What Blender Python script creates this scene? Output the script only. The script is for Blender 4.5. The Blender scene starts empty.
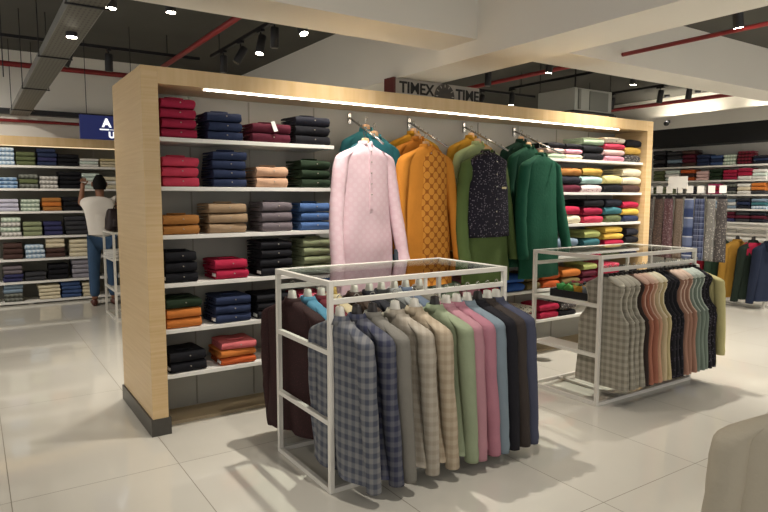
import bpy, bmesh, math, random
from mathutils import Vector, Matrix, noise
sc = bpy.context.scene
COL = sc.collection
R = math.radians
PI = math.pi
random.seed(7)

# ------------------------------------------------------------------ camera, world, exposure
cam_data = bpy.data.cameras.new('camera')
cam = bpy.data.objects.new('camera', cam_data); COL.objects.link(cam)
cam_data.sensor_width = 36.0
cam_data.lens = 36.0 * 619.77 / 768.0
cr = Vector((0.8331429, -0.55305638, 0.00124705)); cu = Vector((0.05271854, 0.08166115, 0.9952649)); cf = Vector((0.55053944, 0.82913213, -0.09719173))
cam.matrix_world = Matrix(((cr.x, cu.x, -cf.x, 0), (cr.y, cu.y, -cf.y, 0), (cr.z, cu.z, -cf.z, 1.5), (0, 0, 0, 1)))
cam_data.clip_start = 0.05
sc.camera = cam
w = bpy.data.worlds.new('store_ambient'); sc.world = w; w.use_nodes = True
w.node_tree.nodes['Background'].inputs[0].default_value = (1.0, 0.96, 0.90, 1)
w.node_tree.nodes['Background'].inputs[1].default_value = 0.44
sc.view_settings.view_transform = 'Standard'
sc.view_settings.look = 'None'
sc.view_settings.exposure = 1.02
sc.view_settings.gamma = 1.0
sc.view_settings.use_curve_mapping = False
WARM = (1.0, 0.93, 0.83)
SPOT_W = 95.0          # watts of one ceiling spot

# ------------------------------------------------------------------ materials
def lin(c):
    c = c / 255.0
    return c / 12.92 if c <= 0.04045 else ((c + 0.055) / 1.055) ** 2.4
def rgb(h):
    h = h.lstrip('#')
    return (lin(int(h[0:2], 16)), lin(int(h[2:4], 16)), lin(int(h[4:6], 16)), 1.0)
_m = {}
def mat(name, hexc, rough=0.6, metal=0.0, emit=0.0, spec=0.5, bump=0.0, bscale=60.0, var=0.0, vscale=4.0, trans=0.0, sheen=0.0):
    if name in _m: return _m[name]
    m = bpy.data.materials.new(name); m.use_nodes = True
    nt = m.node_tree; b = nt.nodes['Principled BSDF']
    c = rgb(hexc)
    b.inputs['Base Color'].default_value = c
    b.inputs['Roughness'].default_value = rough
    b.inputs['Metallic'].default_value = metal
    b.inputs['Specular IOR Level'].default_value = spec
    if trans: b.inputs['Transmission Weight'].default_value = trans
    if sheen: b.inputs['Sheen Weight'].default_value = sheen
    if emit:
        b.inputs['Emission Color'].default_value = c
        b.inputs['Emission Strength'].default_value = emit
    if bump or var:
        tc = nt.nodes.new('ShaderNodeTexCoord')
    if bump:
        n = nt.nodes.new('ShaderNodeTexNoise'); n.inputs['Scale'].default_value = bscale; n.inputs['Detail'].default_value = 3
        bp = nt.nodes.new('ShaderNodeBump'); bp.inputs['Strength'].default_value = bump; bp.inputs['Distance'].default_value = 0.01
        nt.links.new(tc.outputs['Object'], n.inputs['Vector']); nt.links.new(n.outputs['Fac'], bp.inputs['Height'])
        nt.links.new(bp.outputs['Normal'], b.inputs['Normal'])
    if var:
        n2 = nt.nodes.new('ShaderNodeTexNoise'); n2.inputs['Scale'].default_value = vscale; n2.inputs['Detail'].default_value = 4
        mx = nt.nodes.new('ShaderNodeMix'); mx.data_type = 'RGBA'
        mx.inputs[6].default_value = tuple(x * (1 - var) for x in c[:3]) + (1,)
        mx.inputs[7].default_value = tuple(min(1, x * (1 + var)) for x in c[:3]) + (1,)
        nt.links.new(tc.outputs['Object'], n2.inputs['Vector']); nt.links.new(n2.outputs['Fac'], mx.inputs[0])
        nt.links.new(mx.outputs[2], b.inputs['Base Color'])
    _m[name] = m
    return m

def fabric(name, hexc, rough=0.85):
    return mat('fabric_' + name, hexc, rough=rough, spec=0.25, bump=0.25, bscale=45, var=0.12, vscale=9)

def _math(nt, op, a, b=None):
    n = nt.nodes.new('ShaderNodeMath'); n.operation = op
    for i, v in enumerate((a, b)):
        if v is None: continue
        if isinstance(v, (int, float)): n.inputs[i].default_value = v
        else: nt.links.new(v, n.inputs[i])
    return n.outputs[0]
def _mix(nt, f, a, b):
    n = nt.nodes.new('ShaderNodeMix'); n.data_type = 'RGBA'
    for i, v in ((0, f), (6, a), (7, b)):
        if isinstance(v, (int, float)): n.inputs[i].default_value = v
        elif isinstance(v, tuple): n.inputs[i].default_value = v
        else: nt.links.new(v, n.inputs[i])
    return n.outputs[2]

def plaid(name, base, line, period=0.06, width=0.45, second=None, axes=('X', 'Z'), soft=True):
    """woven check: two sets of bands crossing, half strength where one band lies alone"""
    key = 'plaid_' + name
    if key in _m: return _m[key]
    m = bpy.data.materials.new(key); m.use_nodes = True
    nt = m.node_tree; b = nt.nodes['Principled BSDF']; b.inputs['Roughness'].default_value = 0.85; b.inputs['Specular IOR Level'].default_value = 0.25
    tc = nt.nodes.new('ShaderNodeTexCoord'); sp = nt.nodes.new('ShaderNodeSeparateXYZ'); nt.links.new(tc.outputs['Object'], sp.inputs[0])
    fs = []
    across = _math(nt, 'ADD', sp.outputs['X'], sp.outputs['Y'])
    for a in axes:
        src = across if a == 'X' else sp.outputs[a]
        sn = _math(nt, 'SINE', _math(nt, 'MULTIPLY', src, 2 * PI / period))
        n_ = nt.nodes.new('ShaderNodeMath'); n_.operation = 'MULTIPLY_ADD'; n_.use_clamp = True
        nt.links.new(sn, n_.inputs[0]); n_.inputs[1].default_value = 1.4; n_.inputs[2].default_value = width
        fs.append(n_.outputs[0])
    avg = _math(nt, 'MULTIPLY', _math(nt, 'ADD', fs[0], fs[1]), 0.5)
    c = _mix(nt, avg, rgb(base), rgb(line))
    if second:
        fr = _math(nt, 'FRACT', _math(nt, 'ADD', _math(nt, 'DIVIDE', sp.outputs[axes[0]], period), 100.05))
        fr2 = _math(nt, 'FRACT', _math(nt, 'ADD', _math(nt, 'DIVIDE', sp.outputs[axes[1]], period), 100.05))
        f = _math(nt, 'MAXIMUM', _math(nt, 'LESS_THAN', fr, 0.07), _math(nt, 'LESS_THAN', fr2, 0.07))
        c = _mix(nt, _math(nt, 'MULTIPLY', f, 0.7), c, rgb(second))
    nt.links.new(c, b.inputs['Base Color'])
    n = nt.nodes.new('ShaderNodeTexNoise'); n.inputs['Scale'].default_value = 45
    bp = nt.nodes.new('ShaderNodeBump'); bp.inputs['Strength'].default_value = 0.2; bp.inputs['Distance'].default_value = 0.01
    nt.links.new(tc.outputs['Object'], n.inputs['Vector']); nt.links.new(n.outputs['Fac'], bp.inputs['Height']); nt.links.new(bp.outputs['Normal'], b.inputs['Normal'])
    _m[key] = m
    return m

def motif(name, base, spot, scale=22, size=0.35, ring=False, amount=1.0, flat=False):
    """printed or woven motif: cells of a Voronoi pattern, dots or cell outlines"""
    key = 'motif_' + name
    if key in _m: return _m[key]
    m = bpy.data.materials.new(key); m.use_nodes = True
    nt = m.node_tree; b = nt.nodes['Principled BSDF']; b.inputs['Roughness'].default_value = 0.8; b.inputs['Specular IOR Level'].default_value = 0.25
    tc = nt.nodes.new('ShaderNodeTexCoord'); v = nt.nodes.new('ShaderNodeTexVoronoi'); v.inputs['Scale'].default_value = scale
    v.inputs['Randomness'].default_value = 0.25 if ring else 0.8
    if ring: v.feature = 'DISTANCE_TO_EDGE'
    if flat:
        mp = nt.nodes.new('ShaderNodeMapping'); mp.inputs['Scale'].default_value = (1, 0, 1); mp.inputs['Rotation'].default_value = (0, R(45), 0)
        nt.links.new(tc.outputs['Object'], mp.inputs[0]); nt.links.new(mp.outputs[0], v.inputs['Vector']); v.inputs['Randomness'].default_value = 0.0
    else: nt.links.new(tc.outputs['Object'], v.inputs['Vector'])
    f = _math(nt, 'LESS_THAN', v.outputs['Distance'], size)
    nt.links.new(_mix(nt, _math(nt, 'MULTIPLY', f, amount), rgb(base), rgb(spot)), b.inputs['Base Color'])
    _m[key] = m
    return m

def oak_mat(name, vertical):
    m = bpy.data.materials.new(name); m.use_nodes = True
    nt = m.node_tree; b = nt.nodes['Principled BSDF']; b.inputs['Roughness'].default_value = 0.38
    tc = nt.nodes.new('ShaderNodeTexCoord'); mp = nt.nodes.new('ShaderNodeMapping')
    mp.inputs['Scale'].default_value = (2.2, 2.2, 26) if not vertical else (1.0, 1.0, 40)
    if not vertical: mp.inputs['Scale'].default_value = (9, 30, 0.8)
    nt.links.new(tc.outputs['Object'], mp.inputs[0])
    n = nt.nodes.new('ShaderNodeTexNoise'); n.inputs['Scale'].default_value = 1.6; n.inputs['Detail'].default_value = 5; n.inputs['Roughness'].default_value = 0.6
    nt.links.new(mp.outputs[0], n.inputs['Vector'])
    cr_ = nt.nodes.new('ShaderNodeValToRGB')
    cr_.color_ramp.elements[0].position = 0.3; cr_.color_ramp.elements[0].color = rgb('cbab79')
    cr_.color_ramp.elements[1].position = 0.72; cr_.color_ramp.elements[1].color = rgb('d9bc90')
    nt.links.new(n.outputs['Fac'], cr_.inputs[0]); nt.links.new(cr_.outputs[0], b.inputs['Base Color'])
    return m
OAK_H = oak_mat('oak_cross_grain', True)
OAK_V = oak_mat('oak_fascia_grain', False)

def floor_mat():
    m = bpy.data.materials.new('polished_cream_tiles'); m.use_nodes = True
    nt = m.node_tree; b = nt.nodes['Principled BSDF']
    tc = nt.nodes.new('ShaderNodeTexCoord'); sp = nt.nodes.new('ShaderNodeSeparateXYZ'); nt.links.new(tc.outputs['Object'], sp.inputs[0])
    fx = _math(nt, 'ADD', _math(nt, 'DIVIDE', _math(nt, 'SUBTRACT', sp.outputs['X'], 0.087), 0.8085), 50.0)
    fy = _math(nt, 'ADD', _math(nt, 'DIVIDE', _math(nt, 'SUBTRACT', sp.outputs['Y'], 3.432), 1.602), 50.0)
    def near(f, wd):
        fr = _math(nt, 'FRACT', f)
        d = _math(nt, 'MINIMUM', fr, _math(nt, 'SUBTRACT', 1.0, fr))
        return _math(nt, 'LESS_THAN', d, wd)
    grout = _math(nt, 'MAXIMUM', near(fx, 0.0027), near(fy, 0.00135))
    cmb = nt.nodes.new('ShaderNodeCombineXYZ')
    nt.links.new(_math(nt, 'FLOOR', fx), cmb.inputs[0]); nt.links.new(_math(nt, 'FLOOR', fy), cmb.inputs[1])
    wn = nt.nodes.new('ShaderNodeTexWhiteNoise'); nt.links.new(cmb.outputs[0], wn.inputs['Vector'])
    ns = nt.nodes.new('ShaderNodeTexNoise'); ns.inputs['Scale'].default_value = 1.7; ns.inputs['Detail'].default_value = 6
    nt.links.new(tc.outputs['Object'], ns.inputs['Vector'])
    t = _math(nt, 'ADD', _math(nt, 'MULTIPLY', wn.outputs['Value'], 0.3), _math(nt, 'MULTIPLY', ns.outputs['Fac'], 0.7))
    tile = _mix(nt, t, rgb('cbc6ba'), rgb('d8d4c9'))
    nt.links.new(_mix(nt, grout, tile, rgb('7d7566')), b.inputs['Base Color'])
    nt.links.new(_math(nt, 'ADD', _math(nt, 'MULTIPLY', grout, 0.5), 0.055), b.inputs['Roughness'])
    b.inputs['Specular IOR Level'].default_value = 0.8
    return m

CREAM = mat('cream_paint', 'eeeae1', 0.8, var=0.03, vscale=1.5)
SLAB = mat('dark_ceiling_paint', '4e4d47', 0.9, var=0.15, vscale=2)
WHITE = mat('white_laminate', 'e6e3dc', 0.4)
PANEL = mat('grey_back_panel', '9d9c94', 0.6, var=0.04)
SLOT = mat('channel_grey', '85827a', 0.5, metal=0.4)  # grey metal of the slotted wall channels
PLINTH = mat('brushed_dark_plinth', '47443f', 0.4, metal=0.3, var=0.2, vscale=20)
BOARD = mat('beige_base_board', 'a8977a', 0.5)
RACKW = mat('white_powder_coat', 'dcd8cf', 0.35)
CHROME = mat('satin_chrome', 'b9b7b2', 0.25, metal=1.0)
BLACK = mat('black_metal', '15151a', 0.45)
REDP = mat('red_pipe_paint', '8f2a2c', 0.45)
GALV = mat('galvanised_steel', '8b8b86', 0.5, metal=0.6, var=0.2, vscale=6)
LAMP = mat('lamp_glow', 'fff4e0', 0.5, emit=30.0)
LED = mat('led_glow', 'fff3e2', 0.5, emit=10.0)
WOOD = mat('pale_hanger_wood', 'c9a078', 0.5)
FROST = mat('frosted_hanger_plastic', 'd6d2c8', 0.35)
DARKPL = mat('dark_hanger_plastic', '2a2626', 0.4)
GOLDPL = mat('yellow_hanger_plastic', 'b99a55', 0.4)
PAPER = mat('white_paper', 'eeece6', 0.7)
SKIN = mat('skin', '8a5f47', 0.55)
HAIR = mat('black_hair', '0d0b0a', 0.75, spec=.2)
GLASS = None
def glass_mat():
    m = bpy.data.materials.new('clear_glass'); m.use_nodes = True
    nt = m.node_tree; nt.nodes.remove(nt.nodes['Principled BSDF']); out = nt.nodes['Material Output']
    t = nt.nodes.new('ShaderNodeBsdfTransparent'); t.inputs[0].default_value = (0.93, 0.97, 0.95, 1)
    g = nt.nodes.new('ShaderNodeBsdfGlossy'); g.inputs['Roughness'].default_value = 0.02
    fr = nt.nodes.new('ShaderNodeFresnel'); fr.inputs[0].default_value = 1.45
    mx = nt.nodes.new('ShaderNodeMixShader'); nt.links.new(fr.outputs[0], mx.inputs[0]); nt.links.new(t.outputs[0], mx.inputs[1]); nt.links.new(g.outputs[0], mx.inputs[2])
    nt.links.new(mx.outputs[0], out.inputs[0])
    return m
GLASS = glass_mat()

FAB = {}
for k, hx in dict(crimson='9a2340', coral='c23e55', navy='28324e', maroon='571c2c', black='16161b', ink='20222c', peach='c7a083', forest='21301f',
                  tan='a5703a', beige='9d8468', grey='6d6468', denim='4a6796', red='a8203f', sage='868d6c', orange='c57535', rust='c05a2c', salmon='c9686a',
                  mint='a9bda0', pink='cf8f9f', blush='dcb9b4', cobalt='2b549c', khaki='75643f', lime='a9b06c', cream='ddd2b6', white='dedcd6',
                  mustard='c09a4c', aqua='a3c2be', lemon='dccf8e', brown='4a3530', olive='5f6746', teal='3a6b73', yellow='d2ad4e', slate='7f92a4',
                  indigo='34355a', lilac='b9b7c6', charcoal='38383c', ivory='d6c9ae', stone='96929b', blue='40557f', straw='cdbf95', magenta='a93a62', mintwhite='cfdcd3').items():
    FAB[k] = fabric(k, hx)
FAB['skyplaid'] = plaid('sky', 'ccd6dc', '86a3bf', 0.055, 0.4)
FAB['blueplaid'] = plaid('blue', 'a9bfd1', '587aa3', 0.075, 0.45)
FAB['greyplaid'] = plaid('grey', '80827a', '4a4c45', 0.06, 0.5)
FAB['whiteplaid'] = plaid('white', 'd3d0ca', '918d87', 0.055, 0.35)
FAB['mintplaid'] = plaid('mint', 'cdd6c6', '97aa98', 0.055, 0.4)
FAB['redplaid'] = plaid('red', '7a2030', '3a181d', 0.06, 0.45)
FAB['patternred'] = motif('red', 'a92f45', 'd98c98', 60, 0.3)
FAB['print'] = motif('ikat', 'd9d3c4', '2f2f35', 45, 0.32)
FAB['print2'] = motif('leafy', '3a3637', 'a8a49a', 55, 0.3)
FAB['floral'] = motif('floral', 'd6c3c3', 'a2475c', 60, 0.28)
FAB['creamprint'] = motif('creamprint', 'dad3c2', 'a0747d', 30, 0.22)
CNAME = dict(forest='dark green', denim='blue', ink='blue-black', patternred='patterned red', cobalt='bright blue', blush='pale pink', print='black and white print',
             print2='dark print', floral='pink floral', skyplaid='sky blue check', blueplaid='blue check', greyplaid='grey check', whiteplaid='white check',
             mintplaid='mint check', redplaid='red check', mintwhite='pale mint', slate='grey-blue', crimson='crimson', coral='coral red', stone='pale grey', creamprint='cream print')
def cname(c): return CNAME.get(c, c)

# ------------------------------------------------------------------ helpers
def tag(o, label=None, cat=None, group=None, kind=None):
    if label: o['label'] = label
    if cat: o['category'] = cat
    if group: o['group'] = group
    if kind: o['kind'] = kind
    return o
def empty(name, loc=(0, 0, 0), rz=0.0, label=None, cat=None, group=None):
    o = bpy.data.objects.new(name, None); COL.objects.link(o)
    o.location = loc; o.rotation_euler = (0, 0, rz); o.empty_display_size = 0.1
    return tag(o, label, cat, group)
def link(name, me, parent=None, loc=(0, 0, 0), rot=(0, 0, 0), scale=(1, 1, 1), m=None):
    o = bpy.data.objects.new(name, me); COL.objects.link(o)
    o.parent = parent; o.location = loc; o.rotation_euler = rot; o.scale = scale
    if m is not None:
        if len(me.materials) == 0: me.materials.append(m)
        o.material_slots[0].link = 'OBJECT'; o.material_slots[0].material = m
    return o
class MB:
    def __init__(s): s.v = []; s.f = []
    def box(s, a, b):
        i = len(s.v)
        for x, y, z in ((0, 0, 0), (1, 0, 0), (1, 1, 0), (0, 1, 0), (0, 0, 1), (1, 0, 1), (1, 1, 1), (0, 1, 1)):
            s.v.append(((a[0], b[0])[x], (a[1], b[1])[y], (a[2], b[2])[z]))
        s.f += [tuple(i + k for k in q) for q in ((0, 3, 2, 1), (4, 5, 6, 7), (0, 1, 5, 4), (1, 2, 6, 5), (2, 3, 7, 6), (3, 0, 4, 7))]
        return s
    def loft(s, rings, cap0=True, cap1=True, hard=False):
        i = len(s.v); n = len(rings[0])
        for r in rings: s.v += [tuple(p) for p in r]
        for k in range(len(rings) - 1):
            for j in range(n):
                a, b = i + k * n + j, i + k * n + (j + 1) % n
                s.f.append((a, b, b + n, a + n))
        if hard:
            for r, flip in ((rings[0], True), (rings[-1], False)):
                q = len(s.v); s.v += [tuple(p) for p in r]
                s.f.append(tuple(q + j for j in (reversed(range(n)) if flip else range(n))))
            return s
        if cap0: s.f.append(tuple(i + j for j in reversed(range(n))))
        if cap1: s.f.append(tuple(i + (len(rings) - 1) * n + j for j in range(n)))
        return s
    def tube(s, pts, r, n=8, r2=None):
        pts = [Vector(p) for p in pts]; rings = []
        rad = r if isinstance(r, (list, tuple)) else [r] * len(pts)
        up = None
        for k, p in enumerate(pts):
            t = (pts[min(k + 1, len(pts) - 1)] - pts[max(k - 1, 0)]).normalized()
            if up is None:
                up = Vector((0, 0, 1)) if abs(t.z) < 0.9 else Vector((1, 0, 0))
            a = t.cross(up)
            if a.length < 1e-4: a = t.orthogonal()
            a.normalize(); b = a.cross(t).normalized(); up = b
            rings.append([p + a * math.cos(2 * PI * j / n) * rad[k] + b * math.sin(2 * PI * j / n) * rad[k] for j in range(n)])
        return s.loft(rings)
    def mesh(s, name, smooth=False):
        me = bpy.data.meshes.new(name); me.from_pydata(s.v, [], s.f); 
        bm = bmesh.new(); bm.from_mesh(me); bmesh.ops.recalc_face_normals(bm, faces=bm.faces); bm.to_mesh(me); bm.free()
        if smooth: me.polygons.foreach_set('use_smooth', [True] * len(me.polygons))
        me.update()
        return me
    def build(s, name, m, parent=None, smooth=False, loc=(0, 0, 0), rot=(0, 0, 0), bevel=0.0):
        me = s.mesh(name, smooth); me.materials.append(m)
        o = bpy.data.objects.new(name, me); COL.objects.link(o); o.parent = parent; o.location = loc; o.rotation_euler = rot
        if bevel:
            b = o.modifiers.new('edge', 'BEVEL'); b.width = bevel; b.segments = 2; b.limit_method = 'ANGLE'
        return o
def bx(name, a, b, m, parent=None, bevel=0.0): return MB().box(a, b).build(name, m, parent, bevel=bevel)
def struct(o): o['kind'] = 'structure'; return o
def nz(x, y, z): return noise.noise(Vector((x, y, z)))
ORD = ['first', 'second', 'third', 'fourth', 'fifth', 'sixth', 'seventh', 'eighth', 'ninth', 'tenth', 'eleventh', 'twelfth', 'thirteenth', 'fourteenth',
       'fifteenth', 'sixteenth', 'seventeenth', 'eighteenth', 'nineteenth', 'twentieth', 'twenty-first', 'twenty-second']

# ------------------------------------------------------------------ the room
struct(MB().box((-4, -3, -0.1), (12.1, 10.4, 0.0)).build('floor', floor_mat()))
struct(bx('ceiling', (-4, -1.5, 3.49), (12.1, 10.4, 3.6), SLAB))
struct(bx('wall_back', (-4, 10.15, 0), (12.1, 10.3, 3.49), CREAM))
struct(bx('wall_right', (11.95, -3, 0), (12.1, 10.15, 3.49), CREAM))
struct(bx('trim_1', (11.42, 2.0, 2.80), (11.95, 10.15, 3.05), CREAM))
struct(bx('beam_cross', (-4, 4.32, 2.9), (3.87, 4.86, 3.49), CREAM))
struct(bx('beam_cross.001', (4.45, 4.32, 2.93), (11.95, 4.80, 3.49), CREAM))
struct(bx('beam_long', (3.87, -1.5, 2.75), (4.45, 10.15, 3.49), CREAM))

# ------------------------------------------------------------------ oak display unit
def shelf_set(): pass
CX0, CX1, CY0, CY1, CH = 0.871, 5.957, 3.906, 4.78, 2.266
unit = empty('display_unit', (3.41, 4.34, 0), 0, 'long oak framed shelving unit standing free on the cream tiled floor', 'shelving unit')
def up(name, a, b, m, parent=unit, bevel=0.0):
    o = bx(name, tuple(x - y for x, y in zip(a, (3.41, 4.34, 0))), tuple(x - y for x, y in zip(b, (3.41, 4.34, 0))), m, parent, bevel); return o
up('side_panel', (CX0, CY0, 0.108), (0.968, CY1, CH), OAK_H, bevel=0.002)
up('side_panel', (5.863, CY0, 0.108), (CX1, CY1, CH), OAK_H, bevel=0.002)
up('fascia', (0.968, CY0, 2.167), (5.863, CY1, CH), OAK_V)
up('back_panel', (0.968, 4.30, 0.0), (5.863, 4.36, 2.167), PANEL)
pl = up('plinth', (0.86, 3.897, 0), (0.982, CY1 + 0.01, 0.108), PLINTH, bevel=0.002); pl['label'] = 'brushed dark metal plinth'
pl = up('plinth', (5.85, 3.897, 0), (5.968, CY1 + 0.01, 0.108), PLINTH, bevel=0.002); pl['label'] = 'brushed dark metal plinth'
up('base_board', (0.982, 4.05, 0), (5.85, 4.30, 0.022), BOARD)
ZL = [1.855, 1.553, 1.252, 0.947, 0.654, 0.364]
ZR = [1.845, 1.533, 1.232, 0.927, 0.634, 0.344]
for i, z in enumerate(ZL):
    up('shelf', (0.970, 3.945, z - 0.026), (2.19, 4.30, z), WHITE, bevel=0.002)
    up('shelf', (4.40 if i < 4 else 3.88, 3.945, ZR[i] - 0.026), (5.861, 4.30, ZR[i]), WHITE, bevel=0.002)
for z in (0.644, 0.354):
    up('shelf', (2.195, 3.945, z - 0.026), (3.875, 4.30, z), WHITE, bevel=0.002)
for x in (1.265, 1.69, 2.21, 3.09, 3.88, 4.39, 4.93, 5.42):
    up('wall_channel', (x - 0.005, 4.296, 0.03), (x + 0.005, 4.302, 2.16), SLOT)
ls = up('light_strip', (1.265, 3.964, 2.160), (5.47, 3.974, 2.166), LED); ls['label'] = 'glowing light strip'

# ------------------------------------------------------------------ folded garments
def fold_mesh(seed, W=0.24, D=0.30, H=0.065, layers=2, puff=0.0):
    """a folded garment: cloth doubled back on itself, round fold towards -Y, loose layers at the back, sides crimped"""
    rnd = random.Random(seed)
    prof = []
    # outline in (y, z) going round: bottom, front fold, top, back, slit
    nb = 5
    for k in range(nb): prof.append((D - D * 0.86 * k / (nb - 1), 0.0))
    r = H / 2
    for k in range(1, 8):
        a = PI * k / 8
        prof.append((r * 0.9 - math.sin(a) * r * 0.9, r - math.cos(a) * r))
    for k in range(nb): prof.append((D * 0.14 + D * 0.86 * k / (nb - 1), H))
    for zc in (0.70, 0.36):
        g = H * 0.05
        prof.append((D, H * (zc + .03) + g)); prof.append((D * 0.55, H * zc + g)); prof.append((D * 0.16, H * zc + g * 0.4))
        prof.append((D * 0.16, H * zc - g * 0.4)); prof.append((D * 0.55, H * zc - g)); prof.append((D, H * (zc - .03) - g))
    nx = 15; rings = []
    for i in range(nx):
        t = i / (nx - 1); x = (t - 0.5) * W
        e = abs(t - 0.5) * 2
        sq = 1 - (0.10 * max(0, (e - 0.85) / 0.15) ** 3)
        ring = []
        for j, (y, z) in enumerate(prof):
            dome = 1 + puff * (1 - e * e)
            zz = H / 2 + (z - H / 2) * sq
            zz *= dome
            n1 = nz(x * 14 + seed * 3.1, y * 10, z * 30 + seed)
            n2 = nz(x * 30 + seed * 1.7, y * 22 + 5, z * 20)
            yy = y + 0.007 * n1 + (0.006 if y < 0.03 else 0.0) * n2
            if z > H * 0.6: zz += -0.004 + 0.005 * n1
            if z < H * 0.02: zz = max(0.0, zz * 0)
            xx = x + 0.006 * nz(seed, y * 20, z * 40) * (1 if e > 0.8 else 0)
            ring.append((xx, yy, zz))
        rings.append(ring)
    return MB().loft(rings, hard=True).mesh('folded_garment', True)
FOLD = [fold_mesh(s) for s in (1, 2, 3, 4, 5, 6)]
ROLL = [fold_mesh(s, puff=0.12) for s in (11, 12, 13, 14)]
def soften(me):
    return me
_btn = MB().tube([(0, -0.004, 0), (0, 0.004, 0)], 0.0042, 10).mesh('button', True)
_card = MB().box((-.004, -.035, -.008), (.006, .04, .012)).mesh('card_insert')
_tagm = MB().box((-0.014, -0.003, -0.035), (0.014, 0.0, 0.035)).mesh('price_tag')
def collar_mesh():
    mb = MB(); rings = []
    for i in range(9):
        t = i / 8 - 0.5; x = t * 0.105
        d = 0.02 * (1 - (2 * t) ** 2)
        rings.append([(x, 0.02 - d, 0), (x, 0.0 - d, 0.004), (x, 0.0 - d, 0.016), (x, 0.026 - d, 0.012)])
    return mb.loft(rings).mesh('collar', True)
_collar = collar_mesh()
UNIT = {'W': 0.24, 'D': 0.30, 'H': 0.065}
POS = {1: ['only'], 2: ['lower', 'upper'], 3: ['bottom', 'middle', 'top'], 4: ['bottom', 'second lowest', 'second highest', 'top'],
       5: ['bottom', 'second lowest', 'middle', 'second highest', 'top']}
def stack(cx, cy, z, width, h, cols, rz, name, kind, where, group, detail=False, depth=0.25, meshes=FOLD, rnd=random, tagged=False):
    n = len(cols)
    for k, c in enumerate(cols):
        me = meshes[rnd.randrange(len(meshes))]
        o = link(name, me, None, (cx + rnd.uniform(-.008, .008) * (0.6 if detail else 1), cy, z + k * h + 0.0005), (0, 0, rz + rnd.uniform(-.045, .045)),
                 (width / 0.24 * rnd.uniform(0.95, 1.0), depth / 0.30, h / (0.0655 if meshes is FOLD else 0.0735)), FAB[c])
        tag(o, '%s %s folded %s, %s' % (POS[n][k], cname(c), kind, where), kind.split()[-1], group)
        if detail:
            s = o.scale
            if c not in ('orange', 'rust', 'salmon') or k == n - 1:
                b = link('button', _btn, o, (0.012, -0.002, 0.036), (0, 0, 0), (1 / s[0], 1, 1 / s[2]), mat('pearl_button', '9d9588', 0.3))
                b['label'] = 'pale button'
            if k == n - 1:
                link('collar', _collar, o, (-0.005, 0.10, 0.0615), (0, 0, 0), (1 / s[0] * 1.1, 1.2, .8 / s[2]), FAB[c])
            if k == 0 and c in ('red', 'navy', 'black', 'rust') and h > .05 and where.split(', ')[1] in ('fourth shelf', 'fifth shelf', 'lowest shelf'):
                q_ = link('card_insert', _card, o, (-.121, .06, .026), (0, R(8), 0), (1 / s[0], 1, 1 / s[2]), PAPER); q_['label'] = 'white card insert'
            if tagged and k == n - 1:
                t_ = link('price_tag', _tagm, o, (0.01, -0.009, 0.04), (R(-12), R(-14), 0), (1 / s[0], 1, 1 / s[2]), PAPER); t_['label'] = 'white price tag'
CABINET = [
(0, 0.993, 1.208, 0.061, 'crimson crimson crimson crimson'), (0, 1.283, 1.512, 0.060, 'navy navy navy'), (0, 1.58, 1.855, 0.066, 'maroon maroon'), (0, 1.894, 2.168, 0.066, 'black black ink'),
(1, 0.987, 1.215, 0.063, 'coral coral coral'), (1, 1.306, 1.531, 0.059, 'navy navy navy navy'), (1, 1.601, 1.827, 0.072, 'peach peach'), (1, 1.935, 2.165, 0.066, 'forest forest forest'),
(2, 0.987, 1.213, 0.063, 'tan tan'), (2, 1.275, 1.53, 0.066, 'beige beige beige'), (2, 1.639, 1.863, 0.069, 'grey grey grey'), (2, 1.928, 2.163, 0.066, 'denim denim denim'),
(3, 0.99, 1.192, 0.067, 'black black black'), (3, 1.305, 1.533, 0.066, 'red red'), (3, 1.622, 1.857, 0.061, 'black black black black'), (3, 1.944, 2.177, 0.062, 'sage sage sage sage'),
(4, 0.986, 1.213, 0.064, 'orange orange forest'), (4, 1.305, 1.547, 0.060, 'navy navy navy'), (4, 1.593, 1.838, 0.056, 'black black black'), (4, 1.9, 2.149, 0.075, 'crimson patternred'),
(5, 1.002, 1.237, 0.068, 'black black'), (5, 1.333, 1.575, 0.052, 'rust orange salmon')]
ROWS = ['top', 'second', 'third', 'fourth', 'fifth', 'lowest']
rs = random.Random(3); cnt = {}
for r, a, b, h, c in CABINET:
    i = cnt.get(r, 0); cnt[r] = i + 1
    stack((a + b) / 2, 3.955, ZL[r], b - a, h, c.split(), R(0), 'folded_shirt', 'shirt', '%s stack from the big oak post, %s shelf' % (ORD[i], ROWS[r]),
          'folded shirts on the %s shelf of the oak unit' % ROWS[r], detail=True, rnd=rs, tagged=(r == 0 and i == 2))
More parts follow.
